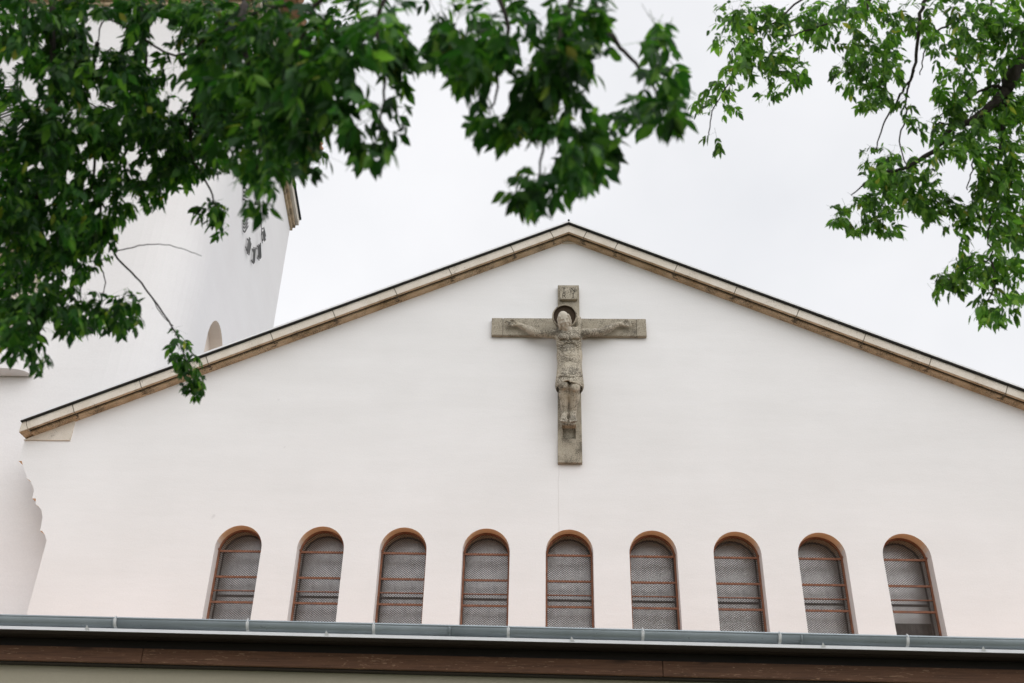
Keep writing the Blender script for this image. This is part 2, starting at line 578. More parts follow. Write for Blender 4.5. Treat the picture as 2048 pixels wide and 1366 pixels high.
mbd.box((-RW + 0.02, PY - 0.006, WB), (RW - 0.03, PY - 0.0025, z_b3 - 0.10))
dk = mbd.build("dark_pane", M_glass_dark, None)
dk.parent = wo_; dk.location = (0, -WY, 0)

# cornice: raking blocks of limestone on both slopes
TANG = math.atan(SLOPE)
# profile: (outward, up) measured square to the slope from the top of the fascia
PROF_TOP = [(0.02, 0.0), (0.227, 0.0), (0.227, -0.022), (0.235, -0.025), (0.235, -0.150), (0.182, -0.154), (0.182, -0.118), (0.02, -0.118)]
PROF_GRV = [(0.02, -0.1195), (0.180, -0.1195), (0.180, -0.125), (0.02, -0.125)]
PROF_LOW = [(0.02, -0.127), (0.119, -0.127), (0.119, -0.150), (0.108, -0.158), (0.088, -0.163), (0.058, -0.169), (0.046, -0.178), (-0.02, -0.178)]
PROF_END = [(-0.3, 0.0), (0.2345, 0.0), (0.2345, -0.151), (-0.3, -0.151)]
TOPZ = ZA - 0.04                   # top of the fascia at the ridge


def slope_s(px, py, s):            # distance along the slope from the ridge of a point of the picture
    return abs(at(px, py, WY - 0.235).x - XA) / math.cos(TANG)


jl = [1100, 1021, 897, 788, 665, 541, 412, 279, 145]
jr = [1174, 1236, 1355, 1474, 1598, 1731, 1862, 2014]
rng = random.Random(4)


def rake(s):
    es = Vector((s * math.cos(TANG), 0, -math.sin(TANG)))       # down the slope
    en = Vector((s * math.sin(TANG), 0, math.cos(TANG)))
    o0 = Vector((XA, WY, TOPZ))
    js = [slope_s(x, 446 + abs(x - 1137) * 0.364, s) for x in (jl if s < 0 else jr)]
    end = 9.66
    while js[-1] < end - 1.3: js.append(js[-1] + 1.12)
    cuts = [0.0] + js + [end]

    def P(d, o, u):                # the ridge joint is cut plumb, not square
        return o0 + es * d + en * u + Vector((0, -o, 0))

    def block(mb, prof, d0, d1, mi, gap=0.004, shade_edge=None):
        ring = []
        for d, sh in ((d0, gap), (d1, -gap)):
            pts = []
            for o, u in prof:
                dd = d + sh
                if d == 0.0: dd = -u * SLOPE          # plumb cut at the ridge and at the foot
                if d == end: dd = end - u * SLOPE
                pts.append(P(dd, o, u))
            ring.append(pts)
        k = len(prof); n = len(mb.v); mb.v += ring[0] + ring[1]
        for i in range(k):
            j = (i + 1) % k
            mb.f.append((n + i, n + j, n + k + j, n + k + i)); mb.m.append(1 if shade_edge == i else mi)  # fascia underside in the browner stone, painting in its shade
        for rr, off in ((ring[0], 0), (ring[1], k)):
            for t in tessellate_polygon([rr]):
                mb.f.append(tuple(n + off + q for q in t)); mb.m.append(mi)
    fas, grv, low = MB(), MB(), MB()
    for i in range(len(cuts) - 1):
        a, c = cuts[i], cuts[i + 1]
        last = c == end
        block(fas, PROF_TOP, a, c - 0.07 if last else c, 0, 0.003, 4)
        block(low, PROF_LOW, a, c - 0.07 if last else c, 0, 0.003)
    block(grv, PROF_GRV, 0.0, end - 0.07, 0, 0)
    block(fas, PROF_END, end - 0.066, end, 0, 0, 2)
    # dirt-blackened mortar: an irregular collar of old mortar at each joint
    collars = []
    for d in cuts[1:-1]:
        jnt = MB(); n_b = rng.choice((5, 7, 9))
        for q in range(n_b):
            w_ = rng.uniform(0.018, 0.05); u0 = -0.176 + 0.05 * q / n_b; hh = rng.uniform(0.014, 0.026)
            o_ = 0.139 if u0 > -0.152 else 0.139 - (-0.152 - u0) * 3.2
            dd = d + rng.gauss(0, 0.016)
            q0 = [P(dd - w_, o_, u0), P(dd + w_, o_, u0), P(dd + w_ * 0.7, o_, u0 + hh), P(dd - w_ * 0.6, o_, u0 + hh)]
            jnt.prism(q0, (0, -0.008, 0))
        jnt.prism([P(d - 0.006, 0.12, -0.150), P(d + 0.006, 0.12, -0.150), P(d + 0.005, 0.12, -0.004), P(d - 0.007, 0.12, -0.004)], (0, -0.1162, 0))
        collars.append((jnt, P(d, 0.15, -0.2)))
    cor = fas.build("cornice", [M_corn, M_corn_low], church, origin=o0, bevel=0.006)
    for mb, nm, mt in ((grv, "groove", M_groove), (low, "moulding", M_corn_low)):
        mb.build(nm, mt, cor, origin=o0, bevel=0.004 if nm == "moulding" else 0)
    for jnt, o_ in collars: jnt.build("mortar_joint", M_joint, cor, origin=o_)
    # sheet-metal verge over the cornice
    vg = MB()
    block(vg, [(-0.4, 0.004), (0.280, 0.004), (0.280, 0.014), (-0.4, 0.014)], 0.0, end, 0, 0)
    block(vg, [(0.2, 0.015), (0.287, 0.015), (0.287, 0.044), (0.2, 0.053)], 0.0, end, 1, 0)
    vg.build("verge_flashing", [M_blackmetal, M_zinc_l], church, origin=o0)
    return P, end


Pl, end_s = rake(-1)
Pr, _ = rake(1)
# ridge cap
rc = MB(); rc.box((XA - 0.018, WY - 0.303, ZA - 0.005), (XA + 0.018, WY - 0.15, ZA + 0.03)); rc.build("ridge_cap", M_blackmetal, church, origin=(XA, WY, ZA), bevel=0.008)
# roof planes running back
rf = MB()
for s in (-1, 1):
    a0 = Vector((XA, WY + 0.4, ZA - 0.03)); e0 = Vector((XA + s * 8.75, WY + 0.4, ZA - 0.03 - 8.75 * SLOPE))
    rf.prism([a0, e0, e0 - Vector((0, 0, 0.08)), a0 - Vector((0, 0, 0.08))], (0, 22, 0))
rf.build("roof", M_roofmetal, church, origin=(XA, WY, ZA))
# kneeler stones and the apex stone, flush slabs let into the plaster
for s in (-1, 1):
    pts = [at(52.5, 881, WY - 0.02), at(140, 880, WY - 0.02), at(154.5, 834, WY - 0.02)]
    xs = [p.x for p in pts]; zb = (pts[0].z + pts[1].z) / 2
    kz = lambda x: TOPZ - 0.178 / math.cos(TANG) - abs(x - XA) * SLOPE
    poly = [Vector((-8.30, WY - 0.025, zb)), Vector((xs[1], WY - 0.025, zb)), Vector((xs[1], WY - 0.025, kz(xs[1]))), Vector((-8.30, WY - 0.025, kz(-8.30)))]
    if s > 0: poly = [Vector((2 * XA - p.x, p.y, p.z)) for p in poly][::-1]
    kb = MB(); kb.prism(poly, (0, 0.05, 0)); kb.build("kneeler_stone", M_corn, church, origin=poly[0], bevel=0.004)
ax = MB()
zl = at(1137, 486.5, WY - 0.02).z
hw = (kz(XA) - zl) / SLOPE
ax.prism([Vector((XA - hw, WY - 0.02, zl)), Vector((XA + hw, WY - 0.02, zl)), Vector((XA, WY - 0.02, kz(XA)))], (0, 0.05, 0))
ax.build("apex_stone", M_corn, church, origin=(XA, WY, zl))

# ------------------------------------------------------------------ the bell tower
TY, TX, TK = 15.3, -6.582, 0.10
tower = tag(empty("bell_tower", (-10.4, 19, 0)), "tall white bell tower with clock faces behind left slope of church", "tower")
sv = Vector((-TK, 1, 0)).normalized()            # along the side face, away from the camera
sn = Vector((1, TK, 0)).normalized()             # outward of the side face


def atside(px, py, off=0.0):
    d = ray(px, py); p0 = Vector((TX, TY, 0)) + sn * off
    t = (p0 - CAM).dot(sn) / d.dot(sn)
    return CAM + d * t


def sp(u, z, off=0.0):                            # a point of the side face
    p = Vector((TX, TY, 0)) + sv * u + sn * off
    return Vector((p.x, p.y, z))


U_far = (atside(565, 545) - Vector((TX, TY, 0))).dot(sv)
ZC = 19.5                                         # the string course
RB = 1.3
XLT = -14.6
nic = atside(434, 637)
n_l = [(atside(*p) - Vector((TX, TY, 0))).dot(sv) for p in ((408, 702), (459, 682))]
NU = n_l[0] + 0.80; NR = 0.80; NZ = nic.z - NR + 0.02
FXC = -10.1                                       # axis of the front face
tw = MB()


def archu(c, zs, r, zb, n=18):
    return [(c + r, zb)] + [(c + r * math.cos(math.pi * i / n), zs + r * math.sin(math.pi * i / n)) for i in range(n + 1)] + [(c - r, zb)]


side_h = archu(NU, NZ, NR, 8.0)
tw.holed([sp(RB, 0), sp(U_far, 0), sp(U_far, ZC), sp(RB, ZC)], [[sp(u, z) for u, z in side_h]])
front_h = archu(FXC, 12.05, 0.76, 10.55)
tw.holed([(XLT, TY, 0), (TX - RB, TY, 0), (TX - RB, TY, ZC), (XLT, TY, ZC)], [[(u, TY, z) for u, z in front_h]])
# the rounded corner between the two faces
NS = 12
cpt = []
c0 = Vector((TX - RB, TY, 0)); c1 = sp(RB, 0); cm = Vector((TX, TY, 0))
for i in range(NS + 1):
    t = i / NS
    cpt.append(c0 * (1 - t) ** 2 + cm * 2 * t * (1 - t) + c1 * t * t)
for i in range(NS):
    tw.quad(cpt[i], cpt[i + 1], cpt[i + 1] + Vector((0, 0, ZC)), cpt[i] + Vector((0, 0, ZC)))
fc = sp(U_far, 0)
bl = Vector((XLT, fc.y, 0))
Zv = Vector((0, 0, ZC))
tw.quad(fc, bl, bl + Zv, fc + Zv)
tw.quad(bl, (XLT, TY, 0), (XLT, TY, ZC), bl + Zv)
to = tw.build("wall", M_tower, tower, origin=(-10.4, 19, 0))
# lining of the two arched openings
nb = MB()
D_ = -0.28
ll = [sp(u, z) for u, z in side_h]; lb = [sp(u, z, D_) for u, z in side_h]
for i in range(len(ll)):
    j = (i + 1) % len(ll); nb.quad(ll[i], ll[j], lb[j], lb[i])
nb.poly(lb)
nb.build("niche", M_niche_bounce, tower, origin=sp(NU, NZ), fix=True)
nb = MB()
ll = [Vector((u, TY, z)) for u, z in front_h]; lb = [p + Vector((0, 0.35, 0)) for p in ll]
for i in range(len(ll)):
    j = (i + 1) % len(ll); nb.quad(ll[i], ll[j], lb[j], lb[i])
nb.poly(lb)
nb.build("niche", M_niche_bounce, tower, origin=(FXC, TY, 12))
sl = MB()
pz = at(30, 738, TY - 0.28).z; sxr = at(57, 738, TY - 0.2).x
outl = []
hwid = sxr - FXC
for i in range(13):
    t = i / 12 * math.pi
    outl.append(Vector((FXC + hwid * math.copysign(abs(math.cos(t)) ** 0.35, math.cos(t)), TY - 0.02 - 0.30 * math.sin(t) ** 0.6, pz)))
sl.prism(outl, (0, 0, 0.30))
sl.build("balcony_sill", M_tower, tower, origin=(FXC, TY, pz))
# string course
sc = MB()
plan = [Vector((XLT - 0.2, TY, 0)), Vector((TX, TY, 0)), fc]
def course(o0, z0, z1, mb, mi=0):
    a = Vector((XLT - o0, TY - o0, z0)); b_ = Vector((TX + o0, TY - o0, z0)); c = fc + sn * o0 + sv * 0.10; c = Vector((c.x, c.y, z0)); d = Vector((XLT - o0, c.y, z0))
    mb.prism([a, b_, c, d], (0, 0, z1 - z0), mi)
course(0.06, ZC + 0.001, ZC + 0.10, sc, 0)
course(0.13, ZC + 0.101, ZC + 0.20, sc, 0)
course(0.22, ZC + 0.201, ZC + 0.40, sc, 1)
course(0.27, ZC + 0.401, ZC + 0.46, sc, 2)
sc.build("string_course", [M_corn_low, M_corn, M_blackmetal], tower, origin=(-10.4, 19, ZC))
# upper stage and tiled roof
us = MB()
fi = fc - sn * 0.05 - sv * 0.25
us.prism([(XLT + 0.1, TY + 0.1, ZC + 0.461), (TX - 0.1, TY + 0.1, ZC + 0.461), (fi.x, fi.y, ZC + 0.461), (XLT + 0.1, fi.y, ZC + 0.461)], (0, 0, 2.7))
us.build("upper_stage", M_stone, tower, origin=(-10.4, 19, ZC))
rt_ = MB()
zr = ZC + 3.16
e = [Vector((XLT - 0.5, TY - 0.5, zr)), Vector((TX + 0.5, TY - 0.5, zr)), Vector((fc.x + 0.5, fc.y + 0.2, zr)), Vector((XLT - 0.5, fc.y + 0.2, zr))]
apx = Vector((-10.8, 19.4, zr + 5))
for k in range(4):
    A, B_ = e[k], e[(k + 1) % 4]
    rows = 22
    for i in range(rows):
        t0, t1 = i / rows, (i + 1) / rows
        a0, b0 = A.lerp(apx, t0), B_.lerp(apx, t0); a1, b1 = A.lerp(apx, t1), B_.lerp(apx, t1)
        up = Vector((0, 0, 0.05))
        rt_.quad(a0 + up, b0 + up, b1, a1); rt_.quad(a0, b0, b0 + up, a0 + up)
rt_.poly(e)
for k in range(4):                 # row of cover tiles along the eaves
    A, B_ = e[k], e[(k + 1) % 4]; L_ = (B_ - A).length; nt_ = int(L_ / 0.24); d_ = (B_ - A) / L_
    for i in range(nt_):
        p = A + d_ * (i + 0.5) * (L_ / nt_)
        rt_.tube([p - (apx - p).normalized() * 0.06, p + (apx - p).normalized() * 0.9], 0.09, 8)
rt_.build("roof", M_tile, tower, origin=(-10.4, 19, zr), fix=False)


# clocks: bar numerals and two hands fixed straight onto the plaster
def clock(C, ex, en, r, minute, hour):
    ez = Vector((0, 0, 1))
    ck = empty("clock", C - Vector((-10.4, 19, 0))); ck.parent = tower
    counts = [3, 1, 2, 3, 4, 3, 4, 4, 4, 3, 3, 3]
    for hnum in range(12):
        an = math.pi / 2 - hnum * math.pi / 6
        rad = ex * math.cos(an) + ez * math.sin(an); tan = -ex * math.sin(an) + ez * math.cos(an)
        mb = MB()
        for q in range(counts[hnum]):
            off = (q - (counts[hnum] - 1) / 2) * 0.085
            p = C + rad * (r + rng.uniform(-0.03, 0.03)) + tan * off
            hl = 0.18 + rng.uniform(-0.02, 0.02)
            base = [p - rad * hl - tan * 0.012, p + rad * hl - tan * 0.012, p + rad * hl + tan * 0.012, p - rad * hl + tan * 0.012]
            mb.prism([v + en * 0.05 for v in base], en * 0.022)
            for e_ in (-0.7, 0.7):
                mb.box(tuple(p + rad * hl * e_ + en * 0.025 - Vector((0.01, 0.026, 0.01))), tuple(p + rad * hl * e_ + en * 0.025 + Vector((0.01, 0.026, 0.01))))
        mb.build("numeral", M_barmetal, ck, origin=C + rad * r)
    for an, L_, w_, nm in ((minute, r * 0.86, 0.022, "minute_hand"), (hour, r * 0.55, 0.035, "hour_hand")):
        rad = ex * math.cos(an) + ez * math.sin(an); tan = -ex * math.sin(an) + ez * math.cos(an)
        off = 0.11 if nm == "minute_hand" else 0.085
        mb = MB()
        mb.prism([C - rad * 0.16 - tan * w_ + en * off, C + rad * L_ - tan * w_ * 0.4 + en * off, C + rad * L_ + tan * w_ * 0.4 + en * off, C - rad * 0.16 + tan * w_ + en * off], en * 0.012)
        q = C + rad * L_ * 0.3 + en * (off + 0.001)
        mb.prism([q - rad * 0.05 - tan * 0.04, q + rad * 0.05 - tan * 0.04, q + rad * 0.05 + tan * 0.04, q - rad * 0.05 + tan * 0.04], en * 0.012)
        mb.build(nm, M_iron, ck, origin=C)
    hb = MB(); hb.tube([C, C + en * 0.13], 0.05, 12); hb.build("clock_hub", M_iron, ck, origin=C)


clk = [(atside(*p) - Vector((TX, TY, 0))) for p in ((486, 445), (493, 481), (503, 506), (514.5, 506), (523, 481), (527, 440))]
A_ = np.array([[2 * c.dot(sv), 2 * c.z, 1] for c in clk]); b_ = np.array([c.dot(sv) ** 2 + c.z ** 2 for c in clk])
s_ = np.linalg.lstsq(A_, b_, rcond=None)[0]
cr_ = math.sqrt(s_[2] + s_[0] ** 2 + s_[1] ** 2)
tipv = atside(515.5, 487) - Vector((TX, TY, 0))
CL = sp(s_[0], s_[1])
print("clock", s_, cr_, U_far, "niche", NU, NZ)
clock(CL, sv, sn, cr_, math.atan2(tipv.z - s_[1], tipv.dot(sv) - s_[0]), R(150))
clock(Vector((FXC, TY, s_[1])), Vector((1, 0, 0)), Vector((0, -1, 0)), cr_, R(-33), R(150))

# ------------------------------------------------------------------ the porch eave in front
EY = 11.2
zl_, zr_ = at(0, 1231, EY), at(2048, 1279, EY)
gs = (zr_.z - zl_.z) / (zr_.x - zl_.x)
gz = lambda x: zl_.z + (x - zl_.x) * gs
porch = tag(empty("porch", (0, EY, 0)), "low timber porch with dark boarded eave and zinc gutter below the windows", "porch")
PX0, PX1 = -11.0, 11.0
org = Vector((0, EY, gz(0)))
SH = lambda x, y, z: Vector((x, EY + y, gz(x) + z))


def strip(mb, prof, x0, x1, mi=0, nseg=1):        # closed profile (y, z) swept along the eave
    mb.prism([SH(x0, y, z) for y, z in prof], SH(x1, 0, 0) - SH(x0, 0, 0), mi)


gm = MB()
GR = 0.090
cyl = []
for i in range(25):
    t = math.pi + math.pi * i / 24
    cyl.append((GR + GR * math.cos(t), GR * math.sin(t)))
inner = [(GR + (GR - 0.004) * math.cos(math.pi + math.pi * i / 24), (GR - 0.004) * math.sin(math.pi + math.pi * i / 24)) for i in range(25)]
prof = cyl + inner[::-1]
segs = [PX0, -9.1, -4.79, -0.99, 2.9, 6.9, PX1]
for a, c in zip(segs[:-1], segs[1:]): strip(gm, prof, a, c - 0.002)
for x in segs[1:-1]:                               # soldered seams
    strip(gm, [(y * 1.0 + (y - GR) * 0.03, z * 1.03 - 0.0015) for y, z in cyl] + [(y, z + 0.001) for y, z in cyl[::-1]], x - 0.012, x + 0.012)
gm.tube([SH(PX0, 0.002, 0.004), SH(PX1, 0.002, 0.004)], 0.012, 10)      # rolled front bead
gut = gm.build("gutter", M_zinc, porch, origin=org, smooth=False)
for p in gut.data.polygons: p.use_smooth = True
for px in (229, 495, 748, 1017, 1285, 1557, 1810):
    x = at(px, 1245, EY).x
    bm_ = MB()
    ring = [(GR + (GR + 0.008) * math.cos(math.pi + math.pi * i / 16), (GR + 0.008) * math.sin(math.pi + math.pi * i / 16)) for i in range(17)]
    r2 = [(GR + (GR + 0.003) * math.cos(math.pi + math.pi * i / 16), (GR + 0.003) * math.sin(math.pi + math.pi * i / 16)) for i in range(17)]
    strip(bm_, ring + r2[::-1], x - 0.016, x + 0.016)
    bm_.tube([SH(x, -0.012, -0.01), SH(x, -0.014, 0.018), SH(x, 0.01, 0.03), SH(x, 0.03, 0.012)], 0.006, 6)
    bm_.build("gutter_bracket", M_zinc_l, gut, origin=SH(x, 0, 0))
dm = MB()
strip(dm, [(0.036, -0.140), (0.036, -0.105), (0.20, -0.094), (0.20, -0.098), (0.042, -0.109), (0.042, -0.140)], PX0, PX1)
for px in (170, 652, 1143, 1643, 1960):
    x = at(px, 1262, EY).x
    dm.prism([SH(x - 0.02, 0.032, -0.128), SH(x + 0.035, 0.032, -0.128), SH(x, 0.006, -0.080)], (0, 0.002, 0))
dm.build("drip_edge", M_zinc_l, porch, origin=org)
sf = MB()
for a, c in ((PX0, -4.2), (-4.2, 1.2), (1.2, 6.6), (6.6, PX1)):
    strip(sf, [(0.048, -0.125), (0.32, -0.121), (0.32, -0.098), (0.048, -0.111)], a, c - 0.004)
    strip(sf, [(0.325, -0.123), (0.56, -0.123), (0.56, -0.098), (0.325, -0.098)], a, c - 0.004)
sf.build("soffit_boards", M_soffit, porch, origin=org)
xj1, xj2 = at(285, 1310, EY + 0.5).x, at(1325, 1330, EY + 0.5).x
cuts = [PX0, xj1, xj2, PX1]
for i in range(3):
    fb = MB()
    strip(fb, [(0.49, -0.209), (0.55, -0.209), (0.55, -0.372), (0.49, -0.372)], cuts[i] + 0.003, cuts[i + 1] - 0.003)
    o_ = fb.build("fascia_board", M_beam, porch, origin=SH((cuts[i] + cuts[i + 1]) / 2, 0.5, -0.2), bevel=0.004)
ub = MB(); strip(ub, [(0.551, -0.385), (0.80, -0.385), (0.80, -0.126), (0.551, -0.126)], PX0, PX1)
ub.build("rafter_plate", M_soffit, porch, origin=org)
uf = MB(); strip(uf, [(0.505, -0.125), (0.55, -0.125), (0.55, -0.206), (0.505, -0.206)], PX0, PX1)
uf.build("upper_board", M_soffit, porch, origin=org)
pw = MB(); strip(pw, [(0.70, -5.2), (1.0, -5.2), (1.0, -0.386), (0.70, -0.386)], PX0, PX1)
pw.build("wall", M_olive, porch, origin=org)
# roof of the porch rising from the eave to the gable wall, pantiles
pr_ = MB()
run = WY - EY - 0.12 - 0.01
rise = 0.42
nx = int((PX1 - PX0) / 0.22)
rows = 10
for i in range(rows):
    for j in range(nx):
        xa, xb = PX0 + j * 0.22, PX0 + (j + 1) * 0.22
        y0, y1 = 0.12 + run * i / rows, 0.12 + run * (i + 1) / rows + 0.04
        y1 = min(y1, run + 0.12)
        z0, z1 = -0.065 + rise * i / rows + 0.03, -0.065 + rise * (i + 1) / rows
        xm = (xa + xb) / 2
        for (p, q, h0, h1) in ((xa, xm, 0, 0.03), (xm, xb, 0.03, 0)):
            pr_.quad(SH(p, y0, z0 + h0), SH(q, y0, z0 + h1), SH(q, y1, z1 + h1), SH(p, y1, z1 + h0))
pr_.build("roof", M_tile, porch, origin=org, fix=False)

# ------------------------------------------------------------------ the crucifix (carved stone)
CY = 14.42                          # front plane of the cross
cruc = tag(empty("crucifix", (0.47, WY, 8.0)), "weathered grey stone crucifix with haloed figure fixed on the white gable", "crucifix")


def zz1(u, v, Y):                   # point seen at (u, v) of the enlarged crop of the crucifix
    return at(960 + u / 3.2528, 540 + v / 3.2524, Y)


cA, cB = zz1(507, 98, CY), zz1(660, 1253, CY)
cL, cR = zz1(77, 315, CY), zz1(1085, 430, CY)
xl_, xr_ = zz1(506, 700, CY).x, zz1(655, 700, CY).x
zt_, zb_ = cA.z, cB.z
za_, zbm = zz1(580, 314, CY).z, zz1(580, 426, CY).z
rz0, rz1 = zz1(580, 1098, CY).z, zz1(580, 1000, CY).z      # socket below the feet
rx0, rx1 = zz1(540, 1050, CY).x, zz1(622, 1050, CY).x
cb = MB()
rec = [(rx0, CY, rz0), (rx1, CY, rz0), (rx1, CY, rz1), (rx0, CY, rz1)]
up_out = [(xl_ - 0.004, CY, zb_), (xr_ + 0.004, CY, zb_), (xr_ - 0.004, CY, zt_), (xl_ + 0.006, CY, zt_)]
cb.holed(up_out, [rec])
dv = Vector((0, WY - CY - 0.002, 0))
for i in range(4):
    a, c = Vector(up_out[i]), Vector(up_out[(i + 1) % 4]); cb.quad(a, c, c + dv, a + dv)
    a, c = Vector(rec[i]), Vector(rec[(i + 1) % 4]); cb.quad(a, c, c + dv * 0.9, a + dv * 0.9)
cb.quad(*[Vector(p) + dv * 0.9 for p in rec])
cb.build("upright", M_stone, cruc, origin=(0.47, CY, 9.6), bevel=0.004)
jx0, jx1 = zz1(149, 370, CY).x, zz1(1018, 370, CY).x
for xa, xb in ((cL.x, jx0 - 0.002), (jx0 + 0.002, xl_ - 0.003), (xr_ + 0.003, jx1 - 0.002), (jx1 + 0.002, cR.x)):
    am = MB(); am.box((xa, CY + 0.002, zbm), (xb, WY - 0.002, za_)); am.build("crossbar", M_stone, cruc, origin=((xa + xb) / 2, CY, zbm), bevel=0.006)
# title plaque
PYq = CY - 0.07
pa, pb = zz1(520, 108, PYq), zz1(632, 190, PYq)
pq = MB(); pq.box((pa.x, PYq, pb.z), (pb.x, CY - 0.001, pa.z)); plq = pq.build("title_plaque", M_stone_dirty, cruc, origin=(0.47, PYq, pb.z), bevel=0.008)


def letter(strokes, u0, v0, u1, v1):
    mb = MB()
    for k, (a, b2) in enumerate(strokes):
        A, B_ = [zz1(u0 + (u1 - u0) * p[0], v0 + (v1 - v0) * p[1], PYq - 0.001) for p in (a, b2)]
        d = (B_ - A); d.y = 0
        nn = Vector((-d.z, 0, d.x)).normalized() * 0.0062
        A.y = B_.y = PYq - 0.0015 - k * 0.0003
        mb.prism([A - nn, B_ - nn, B_ + nn, A + nn], (0, 0.008, 0))
    mb.build("letter", M_letter, plq, origin=zz1(u0, v1, PYq))


L_I = [((0.5, 0), (0.5, 1)), ((0.2, 0), (0.8, 0)), ((0.2, 1), (0.8, 1))]
L_N = [((0.12, 1), (0.12, 0)), ((0.12, 0), (0.88, 1)), ((0.88, 1), (0.88, 0))]
L_R = [((0.15, 1), (0.15, 0)), ((0.15, 0), (0.7, 0.05)), ((0.7, 0.05), (0.8, 0.25)), ((0.8, 0.25), (0.7, 0.48)), ((0.7, 0.48), (0.15, 0.5)), ((0.45, 0.5), (0.9, 1))]
letter(L_I, 534, 117, 558, 146); letter(L_N, 588, 115, 622, 145)
letter(L_R, 535, 153, 560, 181); letter(L_I, 594, 153, 618, 181)
letter([((0.4, 1), (0.6, 1))], 566, 153, 576, 181); letter([((0.4, 1), (0.6, 1))], 620, 153, 628, 181)


